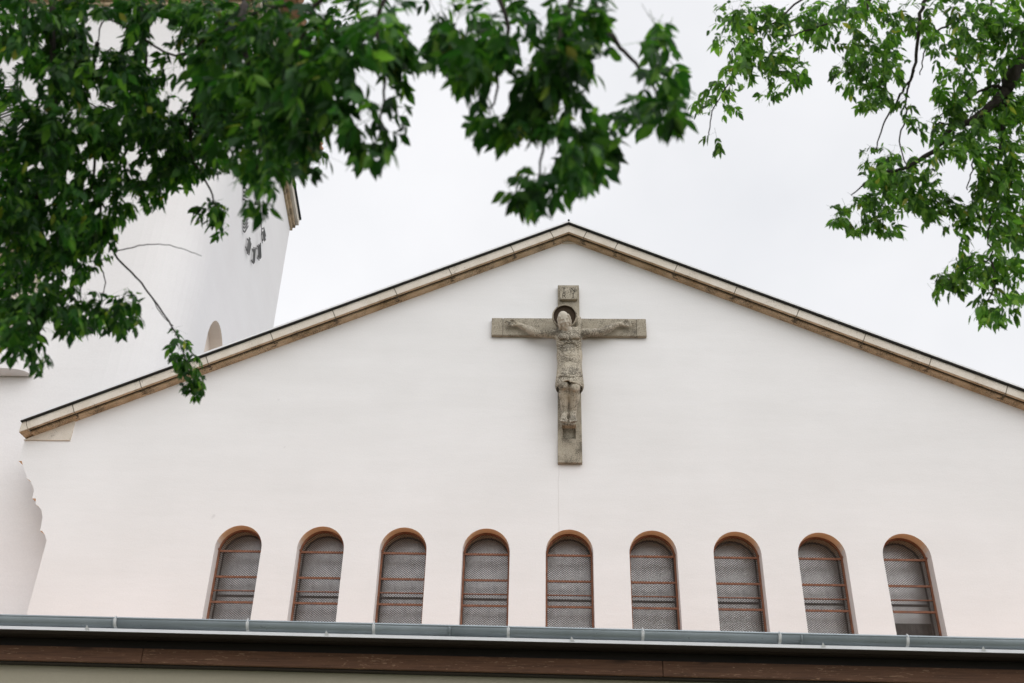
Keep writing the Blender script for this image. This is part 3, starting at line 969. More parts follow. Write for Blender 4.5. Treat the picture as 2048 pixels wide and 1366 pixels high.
class Field:                        # signed-distance sculpting on a grid, meshed with surface nets
    def __init__(s, lo, hi, h):
        s.lo = np.array(lo, float); s.h = h
        s.n = np.ceil((np.array(hi) - s.lo) / h).astype(int) + 1
        s.f = np.full(s.n, 1.0, np.float32)

    def _box(s, lo, hi):
        a = np.clip(np.floor((np.array(lo) - s.lo) / s.h).astype(int), 0, s.n - 1)
        b = np.clip(np.ceil((np.array(hi) - s.lo) / s.h).astype(int) + 1, 1, s.n)
        ax = [(s.lo[i] + s.h * np.arange(a[i], b[i])).astype(np.float32) for i in range(3)]
        return tuple(slice(a[i], b[i]) for i in range(3)), np.meshgrid(*ax, indexing='ij')

    def _apply(s, sl, d, k, carve):
        f = s.f[sl]
        if carve:
            d = -d
            h = np.clip(0.5 - 0.5 * (d - f) / -k * -1, 0, 1) if False else np.clip(0.5 + 0.5 * (d - f) / k, 0, 1)
            s.f[sl] = f * (1 - h) + d * h + k * h * (1 - h)
        else:
            h = np.clip(0.5 + 0.5 * (f - d) / k, 0, 1)
            s.f[sl] = f * (1 - h) + d * h - k * h * (1 - h)

    def cone(s, a, b, ra, rb, k=0.03, sy=1.0, carve=False):   # tapered capsule, flattened in depth by sy
        a, b = np.array(a, float), np.array(b, float); R_ = max(ra, rb) + k + 0.03
        sl, (X, Y, Z) = s._box(np.minimum(a, b) - R_, np.maximum(a, b) + R_)
        ab = b - a; l2 = ab @ ab + 1e-9
        t = np.clip(((X - a[0]) * ab[0] + (Y - a[1]) * ab[1] + (Z - a[2]) * ab[2]) / l2, 0, 1)
        dx, dy, dz = X - a[0] - ab[0] * t, (Y - a[1] - ab[1] * t) / sy, Z - a[2] - ab[2] * t
        d = (np.sqrt(dx * dx + dy * dy + dz * dz) - (ra + (rb - ra) * t)) * min(1, sy)
        s._apply(sl, d, k, carve)

    def ell(s, c, r, k=0.03, rot=0.0, carve=False):           # ellipsoid turned by rot about the depth axis
        c = np.array(c, float); r = np.array(r, float); R_ = r.max() + k + 0.03
        sl, (X, Y, Z) = s._box(c - R_, c + R_)
        x, y, z = X - c[0], Y - c[1], Z - c[2]
        if hasattr(rot, '__len__'):
            x, y, z = (x * v[0] + y * v[1] + z * v[2] for v in rot)
        else:
            cs, sn_ = math.cos(rot), math.sin(rot)
            x, z = x * cs + z * sn_, -x * sn_ + z * cs
        q = np.sqrt((x / r[0]) ** 2 + (y / r[1]) ** 2 + (z / r[2]) ** 2)
        g_ = np.sqrt((x / r[0] ** 2) ** 2 + (y / r[1] ** 2) ** 2 + (z / r[2] ** 2) ** 2) + 1e-6
        s._apply(sl, q * (q - 1) / g_, k, carve)

    def mesh(s, name, mats, parent, origin, smooth_it=1):
        f = s.f; ins = f < 0
        n = s.n - 1
        cnt = np.zeros(n, np.int8)
        for i in (0, 1):
            for j in (0, 1):
                for k in (0, 1): cnt += ins[i:n[0] + i, j:n[1] + j, k:n[2] + k]
        cells = np.argwhere((cnt > 0) & (cnt < 8))
        idx = np.full(n, -1, np.int64); idx[tuple(cells.T)] = np.arange(len(cells))
        acc = np.zeros((len(cells), 3)); num = np.zeros(len(cells))
        cor = [(i, j, k) for i in (0, 1) for j in (0, 1) for k in (0, 1)]
        for p in cor:
            for ax_ in range(3):
                if p[ax_]: continue
                q = list(p); q[ax_] = 1
                fa = f[tuple((cells + p).T)]; fb = f[tuple((cells + q).T)]
                m_ = (fa < 0) != (fb < 0)
                t = np.where(m_, fa / np.where(m_, fa - fb, 1), 0)
                pos = np.array(p, float)[None].repeat(len(cells), 0); pos[:, ax_] += t
                acc[m_] += pos[m_]; num[m_] += 1
        V = s.lo + s.h * (cells + acc / num[:, None])
        F = []
        for ax_ in range(3):
            b, c = (ax_ + 1) % 3, (ax_ + 2) % 3
            s0 = [slice(None)] * 3; s1 = [slice(None)] * 3
            s0[ax_] = slice(0, -1); s1[ax_] = slice(1, None)
            e_ = np.argwhere(ins[tuple(s0)] != ins[tuple(s1)])
            e_ = e_[(e_[:, b] > 0) & (e_[:, c] > 0) & (e_[:, b] < n[b]) & (e_[:, c] < n[c])]
            o = np.zeros((4, 3), int); o[1, b] = o[2, b] = -1; o[2, c] = o[3, c] = -1
            q = np.stack([idx[tuple((e_ + o[i]).T)] for i in range(4)], 1)
            fl = ins[tuple(e_.T)]
            q[~fl] = q[~fl][:, ::-1]
            F.append(q)
        F = np.concatenate(F)
        me = bpy.data.meshes.new(name)
        o3 = np.array(origin)
        me.from_pydata((V - o3).tolist(), [], F.tolist())
        for m_ in (mats if isinstance(mats, (list, tuple)) else [mats]): me.materials.append(m_)
        bm = bmesh.new(); bm.from_mesh(me)
        for _ in range(smooth_it): bmesh.ops.smooth_vert(bm, verts=bm.verts, factor=0.4, use_axis_x=True, use_axis_y=True, use_axis_z=True)
        bmesh.ops.recalc_face_normals(bm, faces=bm.faces)
        bm.to_mesh(me); bm.free()
        me.polygons.foreach_set("use_smooth", [True] * len(me.polygons))
        o = bpy.data.objects.new(name, me); col.objects.link(o)
        o.parent = parent
        pl = Vector((0, 0, 0)); q = parent
        while q: pl = pl + q.matrix_basis.translation; q = q.parent
        o.location = Vector(origin) - pl
        return o


B = lambda u, v, Y: np.array(zz1(u, v, Y))
lo = B(140, 1030, 14.46); hi = B(1020, 255, 13.92)
fld = Field((lo[0] - 0.05, 13.84, lo[2] - 0.1), (hi[0] + 0.05, 14.47, hi[2] + 0.12), 0.0075)
# torso
fld.cone(B(578, 452, 14.25), B(582, 560, 14.27), 0.212, 0.196, 0.04, 0.66)
fld.cone(B(582, 560, 14.27), B(584, 672, 14.25), 0.196, 0.203, 0.04, 0.68)
fld.cone(B(500, 424, 14.26), B(660, 418, 14.26), 0.068, 0.068, 0.05, 0.95)
fld.ell(B(545, 436, 14.14), (0.095, 0.042, 0.058), 0.03)
fld.ell(B(617, 433, 14.14), (0.095, 0.042, 0.058), 0.03)
fld.ell(B(580, 548, 14.15), (0.10, 0.05, 0.15), 0.03)


def surf(F, u, v, Y0=14.1):          # the front surface of a field along the line of sight
    for _ in range(3):
        p = B(u, v, Y0)
        k = np.clip(np.round((p - F.lo) / F.h).astype(int), 0, F.n - 1)
        neg = np.nonzero(F.f[k[0], :, k[2]] < 0)[0]
        if not len(neg): return p
        Y0 = F.lo[1] + F.h * (neg[0] - 0.5)
    return B(u, v, Y0)


def groove(F, pts, r, k=0.006, out=0.0):
    q = [surf(F, *p) + np.array([0, -out, 0]) for p in pts]
    for a, c in zip(q[:-1], q[1:]): F.cone(a, c, r, r, k, carve=True)


def ridge(F, pts, r, k=0.008, out=0.0):
    q = [surf(F, *p) + np.array([0, r * 0.5 - out, 0]) for p in pts]
    for a, c in zip(q[:-1], q[1:]): F.cone(a, c, r, r, k)


groove(fld, [(524, 458), (550, 455), (577, 462)], 0.020)
groove(fld, [(584, 462), (612, 453), (640, 455)], 0.020)
groove(fld, [(532, 535), (536, 508), (548, 488), (566, 479), (584, 477), (604, 480), (622, 491), (632, 510), (634, 532)], 0.024)
for i in range(4):
    v = 470 + i * 15
    groove(fld, [(506, v), (520, v + 5), (532, v + 10)], 0.011, 0.004)
    groove(fld, [(656, v - 3), (645, v + 3), (634, v + 9)], 0.011, 0.004)
groove(fld, [(580, 415), (581, 435), (581, 455)], 0.010)
groove(fld, [(545, 405), (562, 413), (577, 418)], 0.012); groove(fld, [(584, 417), (604, 411), (625, 402)], 0.012)
groove(fld, [(558, 520), (572, 526), (600, 526), (612, 519)], 0.010); groove(fld, [(556, 556), (572, 562), (600, 562), (614, 555)], 0.010)
groove(fld, [(582, 500), (582, 540), (582, 580)], 0.009)
groove(fld, [(580, 588), (584, 590)], 0.016)
# neck, and the block of uncut stone behind the right shoulder
fld.cone(B(575, 412, 14.22), B(560, 372, 14.13), 0.085, 0.07, 0.03)
fld.ell(B(640, 352, 14.33), (0.068, 0.09, 0.16), 0.03)
fld.cone(B(640, 398, 14.29), B(600, 392, 14.24), 0.06, 0.06, 0.05)
# arms
for sh, el, wr, hand in (((486, 418), (372, 412), (262, 360), 0), ((674, 410), (792, 402), (902, 352), 1)):
    fld.cone(B(*sh, 14.25), B(*el, 14.30), 0.075, 0.060, 0.025)
    mid = ((el[0] * .65 + wr[0] * .35), (el[1] * .65 + wr[1] * .35))
    fld.cone(B(*el, 14.30), B(*mid, 14.315), 0.060, 0.062, 0.015)
    fld.cone(B(*mid, 14.315), B(*wr, 14.345), 0.062, 0.038, 0.025)
for s, wr, pc, tips, kn in (
    (-1, (262, 360), (226, 348), [(166, 331), (162, 341), (168, 352), (180, 362)], [(196, 337), (193, 345), (195, 354), (203, 361)]),
    (1, (902, 352), (940, 350), [(1001, 334), (1006, 344), (999, 356), (986, 366)], [(970, 340), (974, 348), (971, 357), (962, 364)])):
    fld.cone(B(*wr, 14.36), B(*pc, 14.36), 0.038, 0.045, 0.02, 0.7)
    fld.ell(B(*pc, 14.36), (0.062, 0.032, 0.052), 0.02)
    fld.ell(B(pc[0] - s * 2, pc[1] - 1, 14.325), (0.028, 0.016, 0.024), 0.012, carve=True)
    base = [(pc[0] + s * 11, pc[1] - 9), (pc[0] + s * 13, pc[1] - 2), (pc[0] + s * 12, pc[1] + 6), (pc[0] + s * 7, pc[1] + 12)]
    for b0, k0, t0 in zip(base, kn, tips):
        fld.cone(B(*b0, 14.36), B(*k0, 14.335), 0.0150, 0.0140, 0.008)
        fld.cone(B(*k0, 14.335), B(*t0, 14.352), 0.0140, 0.0105, 0.008)
    th0, th1, th2 = (pc[0] - s * 8, pc[1] - 12), (pc[0] + s * 8, pc[1] - 22), (pc[0] + s * 26, pc[1] - 21)
    fld.cone(B(*th0, 14.35), B(*th1, 14.325), 0.020, 0.016, 0.012)
    fld.cone(B(*th1, 14.325), B(*th2, 14.33), 0.0155, 0.012, 0.008)
# legs and feet
for kn_, an_, toe in (((545, 752), (549, 930), (544, 984)), ((617, 766), (606, 930), (606, 984))):
    s = -1 if kn_[0] < 580 else 1
    fld.cone(B(583 + s * 28, 655, 14.25), B(*kn_, 14.12), 0.10, 0.082, 0.03)
    fld.ell(B(kn_[0], kn_[1] + 2, 14.055), (0.052, 0.035, 0.055), 0.03)
    cf = (kn_[0] * .66 + an_[0] * .34, kn_[1] * .66 + an_[1] * .34)
    fld.cone(B(*kn_, 14.12), B(*cf, 14.20), 0.080, 0.078, 0.03)
    fld.cone(B(*cf, 14.20), B(*an_, 14.30), 0.078, 0.050, 0.04)
    fld.cone(B(cf[0], cf[1] - 20, 14.12), B(an_[0], an_[1] - 20, 14.255), 0.016, 0.012, 0.03)
    fld.ell(B(an_[0] - 16, an_[1] + 4, 14.30), (0.02, 0.02, 0.022), 0.02); fld.ell(B(an_[0] + 16, an_[1] + 2, 14.30), (0.02, 0.02, 0.022), 0.02)
    fld.cone(B(an_[0], an_[1] + 10, 14.30), B(toe[0], toe[1] - 8, 14.17), 0.050, 0.048, 0.03, 0.9)
    fld.ell(B(toe[0], toe[1] - 8, 14.18), (0.066, 0.055, 0.03), 0.03)
    for q in range(5):
        tx = toe[0] + (q - 2) * 9.5
        big = (q == (4 if s < 0 else 0))
        ty = toe[1] + (2 if big else abs(q - (3 if s < 0 else 1)) * -1.2 + 1)
        fld.cone(B(tx, ty - 8, 14.17), B(tx, ty + 1, 14.12), 0.016 if big else 0.0125, 0.0145 if big else 0.0115, 0.008)
# head, leaning to its right and bowed forward
HT, HB = R(13), R(30)
hc = B(546, 326, 14.07)
hx = np.array([math.cos(HT), 0, math.sin(HT)])
_z0, _y0 = np.array([-math.sin(HT), 0, math.cos(HT)]), np.array([0, -1.0, 0])
hy = _y0 * math.cos(HB) - _z0 * math.sin(HB)
hz = _z0 * math.cos(HB) + _y0 * math.sin(HB)
HM = (hx, hy, hz)
H = lambda x, y, z: hc + hx * x + hy * y + hz * z
fld.ell(hc, (0.094, 0.115, 0.135), 0.02, HM)
fld.cone(H(0, 0.05, -0.05), H(0, 0.055, -0.115), 0.066, 0.040, 0.02)
fld.cone(H(-0.050, 0.093, 0.022), H(0.050, 0.093, 0.022), 0.015, 0.015, 0.015)      # brow
fld.cone(H(0, 0.110, 0.020), H(0, 0.140, -0.040), 0.011, 0.019, 0.008)              # nose
for s in (-1, 1):
    fld.ell(H(s * 0.016, 0.122, -0.043), (0.011, 0.014, 0.010), 0.008, HM)
    fld.ell(H(s * 0.040, 0.118, -0.002), (0.024, 0.020, 0.015), 0.008, HM, carve=True)
    fld.ell(H(s * 0.039, 0.096, -0.003), (0.018, 0.014, 0.009), 0.005, HM)
    fld.ell(H(s * 0.054, 0.082, -0.040), (0.026, 0.022, 0.020), 0.02, HM)             # cheekbone
    fld.cone(H(s * 0.006, 0.118, -0.066), H(s * 0.046, 0.092, -0.092), 0.013, 0.008, 0.006)   # moustache
fld.cone(H(-0.024, 0.122, -0.082), H(0.024, 0.122, -0.082), 0.007, 0.007, 0.006, carve=True)
fld.ell(H(0, 0.108, -0.093), (0.022, 0.014, 0.008), 0.006, HM)
for x in (-0.032, -0.012, 0.012, 0.032):                                             # beard in strands
    fld.cone(H(x * 1.3, 0.090, -0.098), H(x * 0.5, 0.085, -0.172 + abs(x)), 0.018, 0.010, 0.007)
statue = fld.mesh("statue", [M_stone_dirty, M_stone_clean], cruc, B(583, 1000, 14.30))
_o = np.array(B(583, 1000, 14.30))
for p in statue.data.polygons:      # the sheltered head has kept a cleaner face
    if np.linalg.norm(np.array(p.center) + _o - H(0, 0.03, -0.03)) < 0.165 and (np.array(p.center) + _o - hc) @ hy > -0.02: p.material_index = 1
print("statue verts", len(statue.data.vertices))
# hair, parted in the middle, hanging in a plait on one side
hf = Field(hc - 0.26, hc + 0.26, 0.008)
hf.ell(H(0, -0.012, 0.012), (0.099, 0.120, 0.142), 0.02, HM)
hf.ell(H(0, 0.125, -0.030), (0.076, 0.095, 0.118), 0.010, HM, carve=True)
hf.cone(H(0, 0.16, 0.10), H(0, 0.02, 0.162), 0.010, 0.010, 0.01, carve=True)
for s in (-1, 1):
    pts = [H(s * 0.074, 0.062, 0.070), H(s * 0.090, 0.052, 0.02), H(s * 0.094, 0.045, -0.04), H(s * 0.080, 0.045, -0.10)]
    if s < 0:
        for p, q in zip(pts[:-1], pts[1:]): hf.cone(p, q, 0.020, 0.018, 0.012)
    else:
        for p, q in zip(pts[:-1], pts[1:]):
            for m_ in (0.0, 0.5):
                c_ = p * (1 - m_) + q * m_
                hf.ell(c_, (0.025, 0.024, 0.020), 0.006, HM)
                hf.cone(c_, p * (0.5 - m_ if m_ < 0.5 else 0) + q * (0.5 + m_ if m_ < 0.5 else 1), 0.019, 0.019, 0.006) if m_ else None
    pts = [H(s * 0.075, -0.04, 0.03), H(s * 0.080, -0.03, -0.06), H(s * 0.072, -0.02, -0.13)]
    for p, q in zip(pts[:-1], pts[1:]): hf.cone(p, q, 0.032, 0.026, 0.015)
hf.mesh("hair", M_stone_clean, statue, hc)
# loincloth
lf = Field(B(583, 830, 14.2) - np.array([0.32, 0.36, 0.05]), B(583, 620, 14.2) + np.array([0.32, 0.3, 0.05]), 0.009)
lf.cone(B(583, 650, 14.25), B(582, 748, 14.20), 0.203, 0.232, 0.03, 0.80)
lf.cone(B(582, 720, 14.10), B(582, 745, 14.09), 0.10, 0.12, 0.06, 0.6)
# hem: cut away below a curved line that climbs over the knees
hem = lambda u: 748 + 20 * abs((u - 585) / 80) ** 2.2 - (12 if abs(u - 545) < 36 else 0)
sl_, (X_, Y_, Z_) = lf._box(lf.lo, lf.lo + lf.h * lf.n)
uarr = np.linspace(480, 690, 60); xs_ = np.array([B(u, 740, 14.1)[0] for u in uarr]); zs_ = np.array([B(u, hem(u), 14.1)[2] for u in uarr])
zcut = np.interp(X_[:, 0, 0], xs_, zs_)[:, None, None]
zc2 = zcut - 0.22 * np.clip(Y_ - 14.12, 0, 0.4)
lf.f = np.maximum(lf.f, (zc2 - Z_)).astype(np.float32)
lf.cone(B(583, 700, 14.24), B(582, 800, 14.17), 0.17, 0.215, 0.01, 0.80, carve=True)
lf.f = np.maximum(lf.f, Z_ - B(583, 628, 14.25)[2]).astype(np.float32)
lf.f[:, -1:, :] = 1; lf.f = np.maximum(lf.f, Y_ - 14.44).astype(np.float32)
ridge(lf, [(502, 694), (530, 686), (560, 685), (600, 690), (635, 690), (662, 685)], 0.020, 0.006)
ridge(lf, [(508, 660), (540, 668), (580, 672), (625, 666), (656, 655)], 0.014, 0.006)
ridge(lf, [(535, 640), (570, 652), (612, 650), (640, 641)], 0.013, 0.006)
groove(lf, [(506, 702), (545, 696), (600, 700), (660, 694)], 0.010, 0.004)
groove(lf, [(520, 676), (560, 680), (610, 680), (650, 672)], 0.009, 0.004)
for u, w_ in ((520, 4), (600, -3), (640, 5)): groove(lf, [(u, 705), (u + w_, 725), (u + w_ * 1.5, 740)], 0.008, 0.004)
lf.mesh("loincloth", M_stone_dirty, statue, B(583, 700, 14.2))
# halo: a shallow dish behind the head, leaning forward
hl = MB()
hcen = Vector(tuple(B(551, 302, 14.15)))
axn = Vector((-0.03, -1, -0.22)).normalized()
e1 = axn.cross(Vector((0, 0, 1))).normalized(); e2 = e1.cross(axn)
prof = [(0.0, -0.015), (0.172, -0.015), (0.187, 0.030), (0.205, 0.032), (0.212, 0.0), (0.205, -0.045), (0.0, -0.045)]
NS = 48
for i in range(NS):
    t0, t1 = 2 * math.pi * i / NS, 2 * math.pi * (i + 1) / NS
    for j in range(len(prof) - 1):
        (r0, h0), (r1, h1) = prof[j], prof[j + 1]
        q = [hcen + (e1 * math.cos(t) + e2 * math.sin(t)) * r + axn * h for r, h, t in ((r0, h0, t0), (r1, h1, t0), (r1, h1, t1), (r0, h0, t1))]
        mi = 1 if j < 2 else 0
        if r0 == 0: hl.poly([q[0], q[1], q[2]], mi)
        elif r1 == 0: hl.poly([q[0], q[1], q[3]], mi)
        else: hl.quad(*q, mi)
hl.build("halo", [M_stone, M_halo_shade_dirt], statue, origin=hcen)
bk = MB(); bk.tube([hcen - axn * 0.04, hcen - axn * 0.04 + Vector((0, 0.22, 0.01))], 0.07, 12); bk.build("halo_support", M_stone, statue, origin=hcen)
# foot rest
fr = MB()
f0, f1 = zz1(536, 990, 14.16), zz1(626, 990, 14.16)
zf = zz1(580, 990, 14.33).z
fr.prism([Vector((f0.x, 14.33, zf)), Vector((f1.x, 14.33, zf)), Vector((f1.x, CY, zf - 0.02)), Vector((f0.x, CY, zf - 0.02))], (0, 0, -0.05))
fr.build("foot_rest", M_stone_dirty, cruc, origin=((f0.x + f1.x) / 2, 14.3, zf), bevel=0.006)

# ------------------------------------------------------------------ trees
rnd = random.Random(11)


class Crown:
    def __init__(s):
        s.v, s.f = [], []

    def ok(s, p, d, L):
        q = p + d.normalized() * (L * 0.30) - CAM
        z = q.dot(FW)
        if z < 0.3: return False
        x, y = 1024 + FPX * q.dot(RT) / z, 683 - FPX * q.dot(UP) / z
        if s.hol is not None and (((x - s.hol[:, 0]) / s.hol[:, 2]) ** 2 + ((y - s.hol[:, 1]) / s.hol[:, 3]) ** 2 < 1).any(): return False
        return (((x - s.bl[:, 0]) / s.bl[:, 2]) ** 2 + ((y - s.bl[:, 1]) / s.bl[:, 3]) ** 2 < 1).any()

    def leaflet(s, p, d, nrm, L, W):
        if not s.ok(p, d, L): return
        d = d.normalized(); sd_ = d.cross(nrm)
        if sd_.length < 1e-3: sd_ = d.cross(Vector((1, 0.3, 0)))
        sd_.normalize(); nn = sd_.cross(d)
        b = len(s.v)
        bend = rnd.uniform(-0.05, 0.22); fold = rnd.uniform(0.05, 0.35); tw = rnd.uniform(-0.5, 0.5)
        for t, w in ((0.0, 0.02), (0.14, 0.55), (0.34, 1.0), (0.58, 0.86), (0.8, 0.42), (1.0, 0.0)):
            c = p + d * (L * t) - nn * (bend * L * t * t)
            sx = sd_ * math.cos(tw * t) + nn * math.sin(tw * t)
            w2 = w * W * 0.5
            s.v.append(c + sx * w2 + nn * (fold * w2)); s.v.append(c); s.v.append(c - sx * w2 + nn * (fold * w2))
        for i in range(5):
            o = b + i * 3
            s.f.append((o, o + 1, o + 4, o + 3)); s.f.append((o + 1, o + 2, o + 5, o + 4))

    def leaf(s, p, axis, L):         # a compound leaf: leaflets in pairs along a drooping stalk
        axis = axis.normalized()
        up = Vector((rnd.gauss(0, .35), rnd.gauss(0, .35), 1)).normalized()
        sidev = axis.cross(up)
        if sidev.length < 0.05: sidev = axis.cross(Vector((1, 0, 0)))
        sidev.normalize(); nrm = sidev.cross(axis)
        st = L * rnd.uniform(1.1, 1.7)
        npair = rnd.choice((1, 2, 2, 3))
        down = Vector((0, 0, -1))
        # stalk
        if not (s.ok(p, axis, L) and s.ok(p, axis, 0.01) and s.ok(p, axis, st * 3.2)): return
        b = len(s.v); wd = L * 0.012
        q = p + axis * st + down * st * 0.12
        for a_ in (p, q):
            s.v += [a_ + sidev * wd, a_ - sidev * wd, a_ + nrm * wd]
        for i in range(3): s.f.append((b + i, b + (i + 1) % 3, b + 3 + (i + 1) % 3, b + 3 + i))
        for k in range(npair):
            t = 0.35 + 0.6 * (k + 1) / (npair + 0.5)
            c = p.lerp(q, min(t, 1))
            for sgn in (-1, 1):
                dd = axis * 0.55 + sidev * sgn * rnd.uniform(0.5, 0.9) + down * rnd.uniform(0.35, 1.2)
                n2 = (nrm + Vector((rnd.gauss(0, .45), rnd.gauss(0, .45), rnd.gauss(0, .3)))).normalized()
                l = L * rnd.uniform(0.72, 1.08)
                s.leaflet(c, dd, n2, l, l * rnd.uniform(0.30, 0.42))
        l = L * rnd.uniform(0.9, 1.2)
        s.leaflet(q, axis * 0.7 + down * rnd.uniform(0.3, 0.9), (nrm + Vector((rnd.gauss(0, .4), rnd.gauss(0, .4), 0))).normalized(), l, l * rnd.uniform(0.38, 0.5))

    def fill(s, blobs, L, spread=0.4, dens=1.0, holes=(), kd=2.7):
        s.bl = np.array([q[:4] for q in blobs], float); s.bl[:, 2:] *= 1.04; s.hol = np.array(holes, float) if len(holes) else None
        for bl in blobs:
            cx, cy, rx, ry, z = bl[:5]; dm = bl[5] if len(bl) > 5 else 1.0
            lp = L * FPX / z
            rx2, ry2 = max(rx - lp * 0.2, lp * 0.25), max(ry - lp * 0.2, lp * 0.25)
            N = max(2, int(dens * dm * math.pi * rx * ry / (5 * 0.17 * lp * lp) + 0.5))
            # twigs: leaves cluster along short shoots
            nsh = max(1, round(N / 4 * kd))
            for _ in range(nsh):
                for _try in range(20):
                    a = rnd.uniform(0, 2 * math.pi); r = math.sqrt(rnd.random())
                    px, py = cx + rx2 * r * math.cos(a), cy + ry2 * r * math.sin(a)
                    if not any(((px - h[0]) / h[2]) ** 2 + ((py - h[1]) / h[3]) ** 2 < 1 for h in holes): break
                else:
                    continue
                zz = z + rnd.gauss(0, spread)
                p = atz(px, py - lp * 0.4, zz)
                shoot = Vector((rnd.gauss(0, 1), rnd.gauss(0, 1), rnd.gauss(-0.35, 0.4))).normalized()
                for k in range(4):
                    pp = p + shoot * (L * 0.55 * (k - 1.0)) + Vector((rnd.gauss(0, .2), rnd.gauss(0, .2), rnd.gauss(0, .2))) * L
                    ax_ = Vector((rnd.gauss(0, 0.75), rnd.gauss(0, 0.75), rnd.uniform(-1.0, 0.15)))
                    s.leaf(pp, ax_, L)

    def build(s, mat, parent, origin):
        me = bpy.data.meshes.new("crown")
        o3 = Vector(origin)
        me.from_pydata([tuple(v - o3) for v in s.v], [], s.f)
        me.materials.append(mat)
        me.polygons.foreach_set("use_smooth", [True] * len(me.polygons))
        o = bpy.data.objects.new("crown", me); col.objects.link(o)
        o.parent = parent; o.location = o3 - parent.location
        print("crown faces", len(s.f))
        return o


def smoothline(pts, n=6):
    out = []
    for i in range(len(pts) - 1):
        p0, p1, p2, p3 = pts[max(i - 1, 0)], pts[i], pts[i + 1], pts[min(i + 2, len(pts) - 1)]
        for k in range(n):
            t = k / n
            out.append(0.5 * ((2 * p1) + (p2 - p0) * t + (2 * p0 - 5 * p1 + 4 * p2 - p3) * t * t + (3 * p1 - p0 - 3 * p2 + p3) * t ** 3))
    out.append(pts[-1])
    return out


def branch(tree, pts, r0, r1, wob=0.012):
    pl = smoothline([Vector(p) for p in pts])
    pl = [p + Vector((rnd.gauss(0, wob), rnd.gauss(0, wob), rnd.gauss(0, wob))) * (0 if i in (0, len(pl) - 1) else 1) for i, p in enumerate(pl)]
    mb = MB()
    mb.tube(pl, [r0 + (r1 - r0) * i / (len(pl) - 1) for i in range(len(pl))], 7)
    mb.build("branch", M_bark, tree, origin=pl[0], smooth=True, fix=False)


def px_branch(tree, pts, r0, r1, wob=0.004):     # pts: (px, py, depth)
    branch(tree, [atz(*p) for p in pts], r0, r1, wob)


# --- nearest tree, overhanging from the left
t1o = Vector((-5.2, 2.6, 0))
tree1 = tag(empty("tree", t1o), "nearest tree, dark blurred leaves hanging over top left and centre", "tree", "trees overhanging the view")
tb = MB()
tb.tube(smoothline([t1o, t1o + Vector((0.1, 0.05, 1.6)), t1o + Vector((0.05, 0.2, 3.4)), t1o + Vector((0.5, 0.4, 5.2)), t1o + Vector((0.9, 0.3, 7.2))]), [0.30 - 0.012 * i for i in range(25)], 12)
tb.build("trunk", M_bark, tree1, origin=t1o, smooth=True, fix=False)
top = t1o + Vector((0.5, 0.4, 5.2))
limb1 = [t1o + Vector((0.06, 0.2, 3.5)), t1o + Vector((1.4, 0.5, 5.0)), t1o + Vector((2.6, 0.9, 5.9)), atz(120, -140, 5.2)]
branch(tree1, limb1, 0.11, 0.04)
limb2 = [top, t1o + Vector((2.4, 0.0, 6.8)), atz(560, -420, 4.6), atz(900, -200, 3.9), atz(1160, -60, 3.7)]
branch(tree1, limb2, 0.10, 0.022)
limb3 = [top, t1o + Vector((1.8, 1.0, 6.4)), atz(300, -200, 5.6), atz(450, -60, 5.2)]
branch(tree1, limb3, 0.08, 0.03)
E1 = [
    [(120, -140, 5.2), (60, -40, 5.2), (52, 60, 5.2), (48, 150, 5.3)],
    [(120, -140, 5.2), (105, 60, 5.1), (110, 200, 5.1), (100, 320, 5.1), (60, 440, 5.2), (40, 560, 5.2)],
    [(300, -200, 5.6), (285, 0, 5.6), (290, 120, 5.6), (280, 240, 5.7), (285, 330, 5.7)],
    [(280, 240, 5.7), (240, 330, 5.8), (200, 420, 5.9), (228, 505, 6.0), (282, 565, 6.0), (345, 655, 6.0), (365, 700, 6.0), (378, 750, 6.0)],
    [(450, -60, 5.2), (490, 10, 4.6), (420, 70, 4.9), (350, 110, 5.2), (220, 40, 5.2), (195, 85, 5.2)],
    [(490, 10, 4.6), (480, 60, 4.4), (505, 150, 4.3), (520, 260, 4.2), (515, 340, 4.2)],
    [(560, -420, 4.6), (640, -60, 4.0), (625, 20, 3.9), (600, 100, 3.9), (610, 220, 3.9)],
    [(625, 20, 3.9), (560, 10, 4.2), (500, 30, 4.4)],
    [(900, -200, 3.9), (760, 20, 3.8), (770, 160, 3.8), (755, 280, 3.8)],
    [(900, -200, 3.9), (1010, 30, 3.7), (1000, 140, 3.7), (980, 230, 3.7)],
    [(1160, -60, 3.7), (1210, 50, 3.7), (1255, 110, 3.7), (1300, 160, 3.7), (1340, 220, 3.7)],
    [(1160, -60, 3.7), (1110, 120, 3.6), (1090, 260, 3.6), (1070, 370, 3.6)],
    [(195, 85, 5.2), (175, 190, 5.4), (190, 330, 5.6), (150, 480, 5.6), (165, 610, 5.6)],
    [(420, 70, 4.9), (395, 200, 5.4), (380, 300, 5.5), (420, 380, 5.5), (440, 440, 5.5)],
]
for k, e_ in enumerate(E1):
    px_branch(tree1, e_, 0.009 if k == 3 else 0.012 if k not in (0, 1, 2, 5) else 0.018, 0.003, 0.004 if k != 3 else 0.0015)
px_branch(tree1, [(228, 505, 6.0), (262, 495, 6.0), (310, 488, 6.0), (355, 495, 6.0), (403, 512, 6.0)], 0.004, 0.002, 0.002)
px_branch(tree1, [(300, 588, 6.0), (322, 628, 6.0), (347, 652, 6.0)], 0.003, 0.002, 0.002)
px_branch(tree1, [(195, 520, 5.8), (210, 560, 5.8), (205, 590, 5.8), (200, 612, 5.8)], 0.004, 0.002, 0.002)
cr1 = Crown()
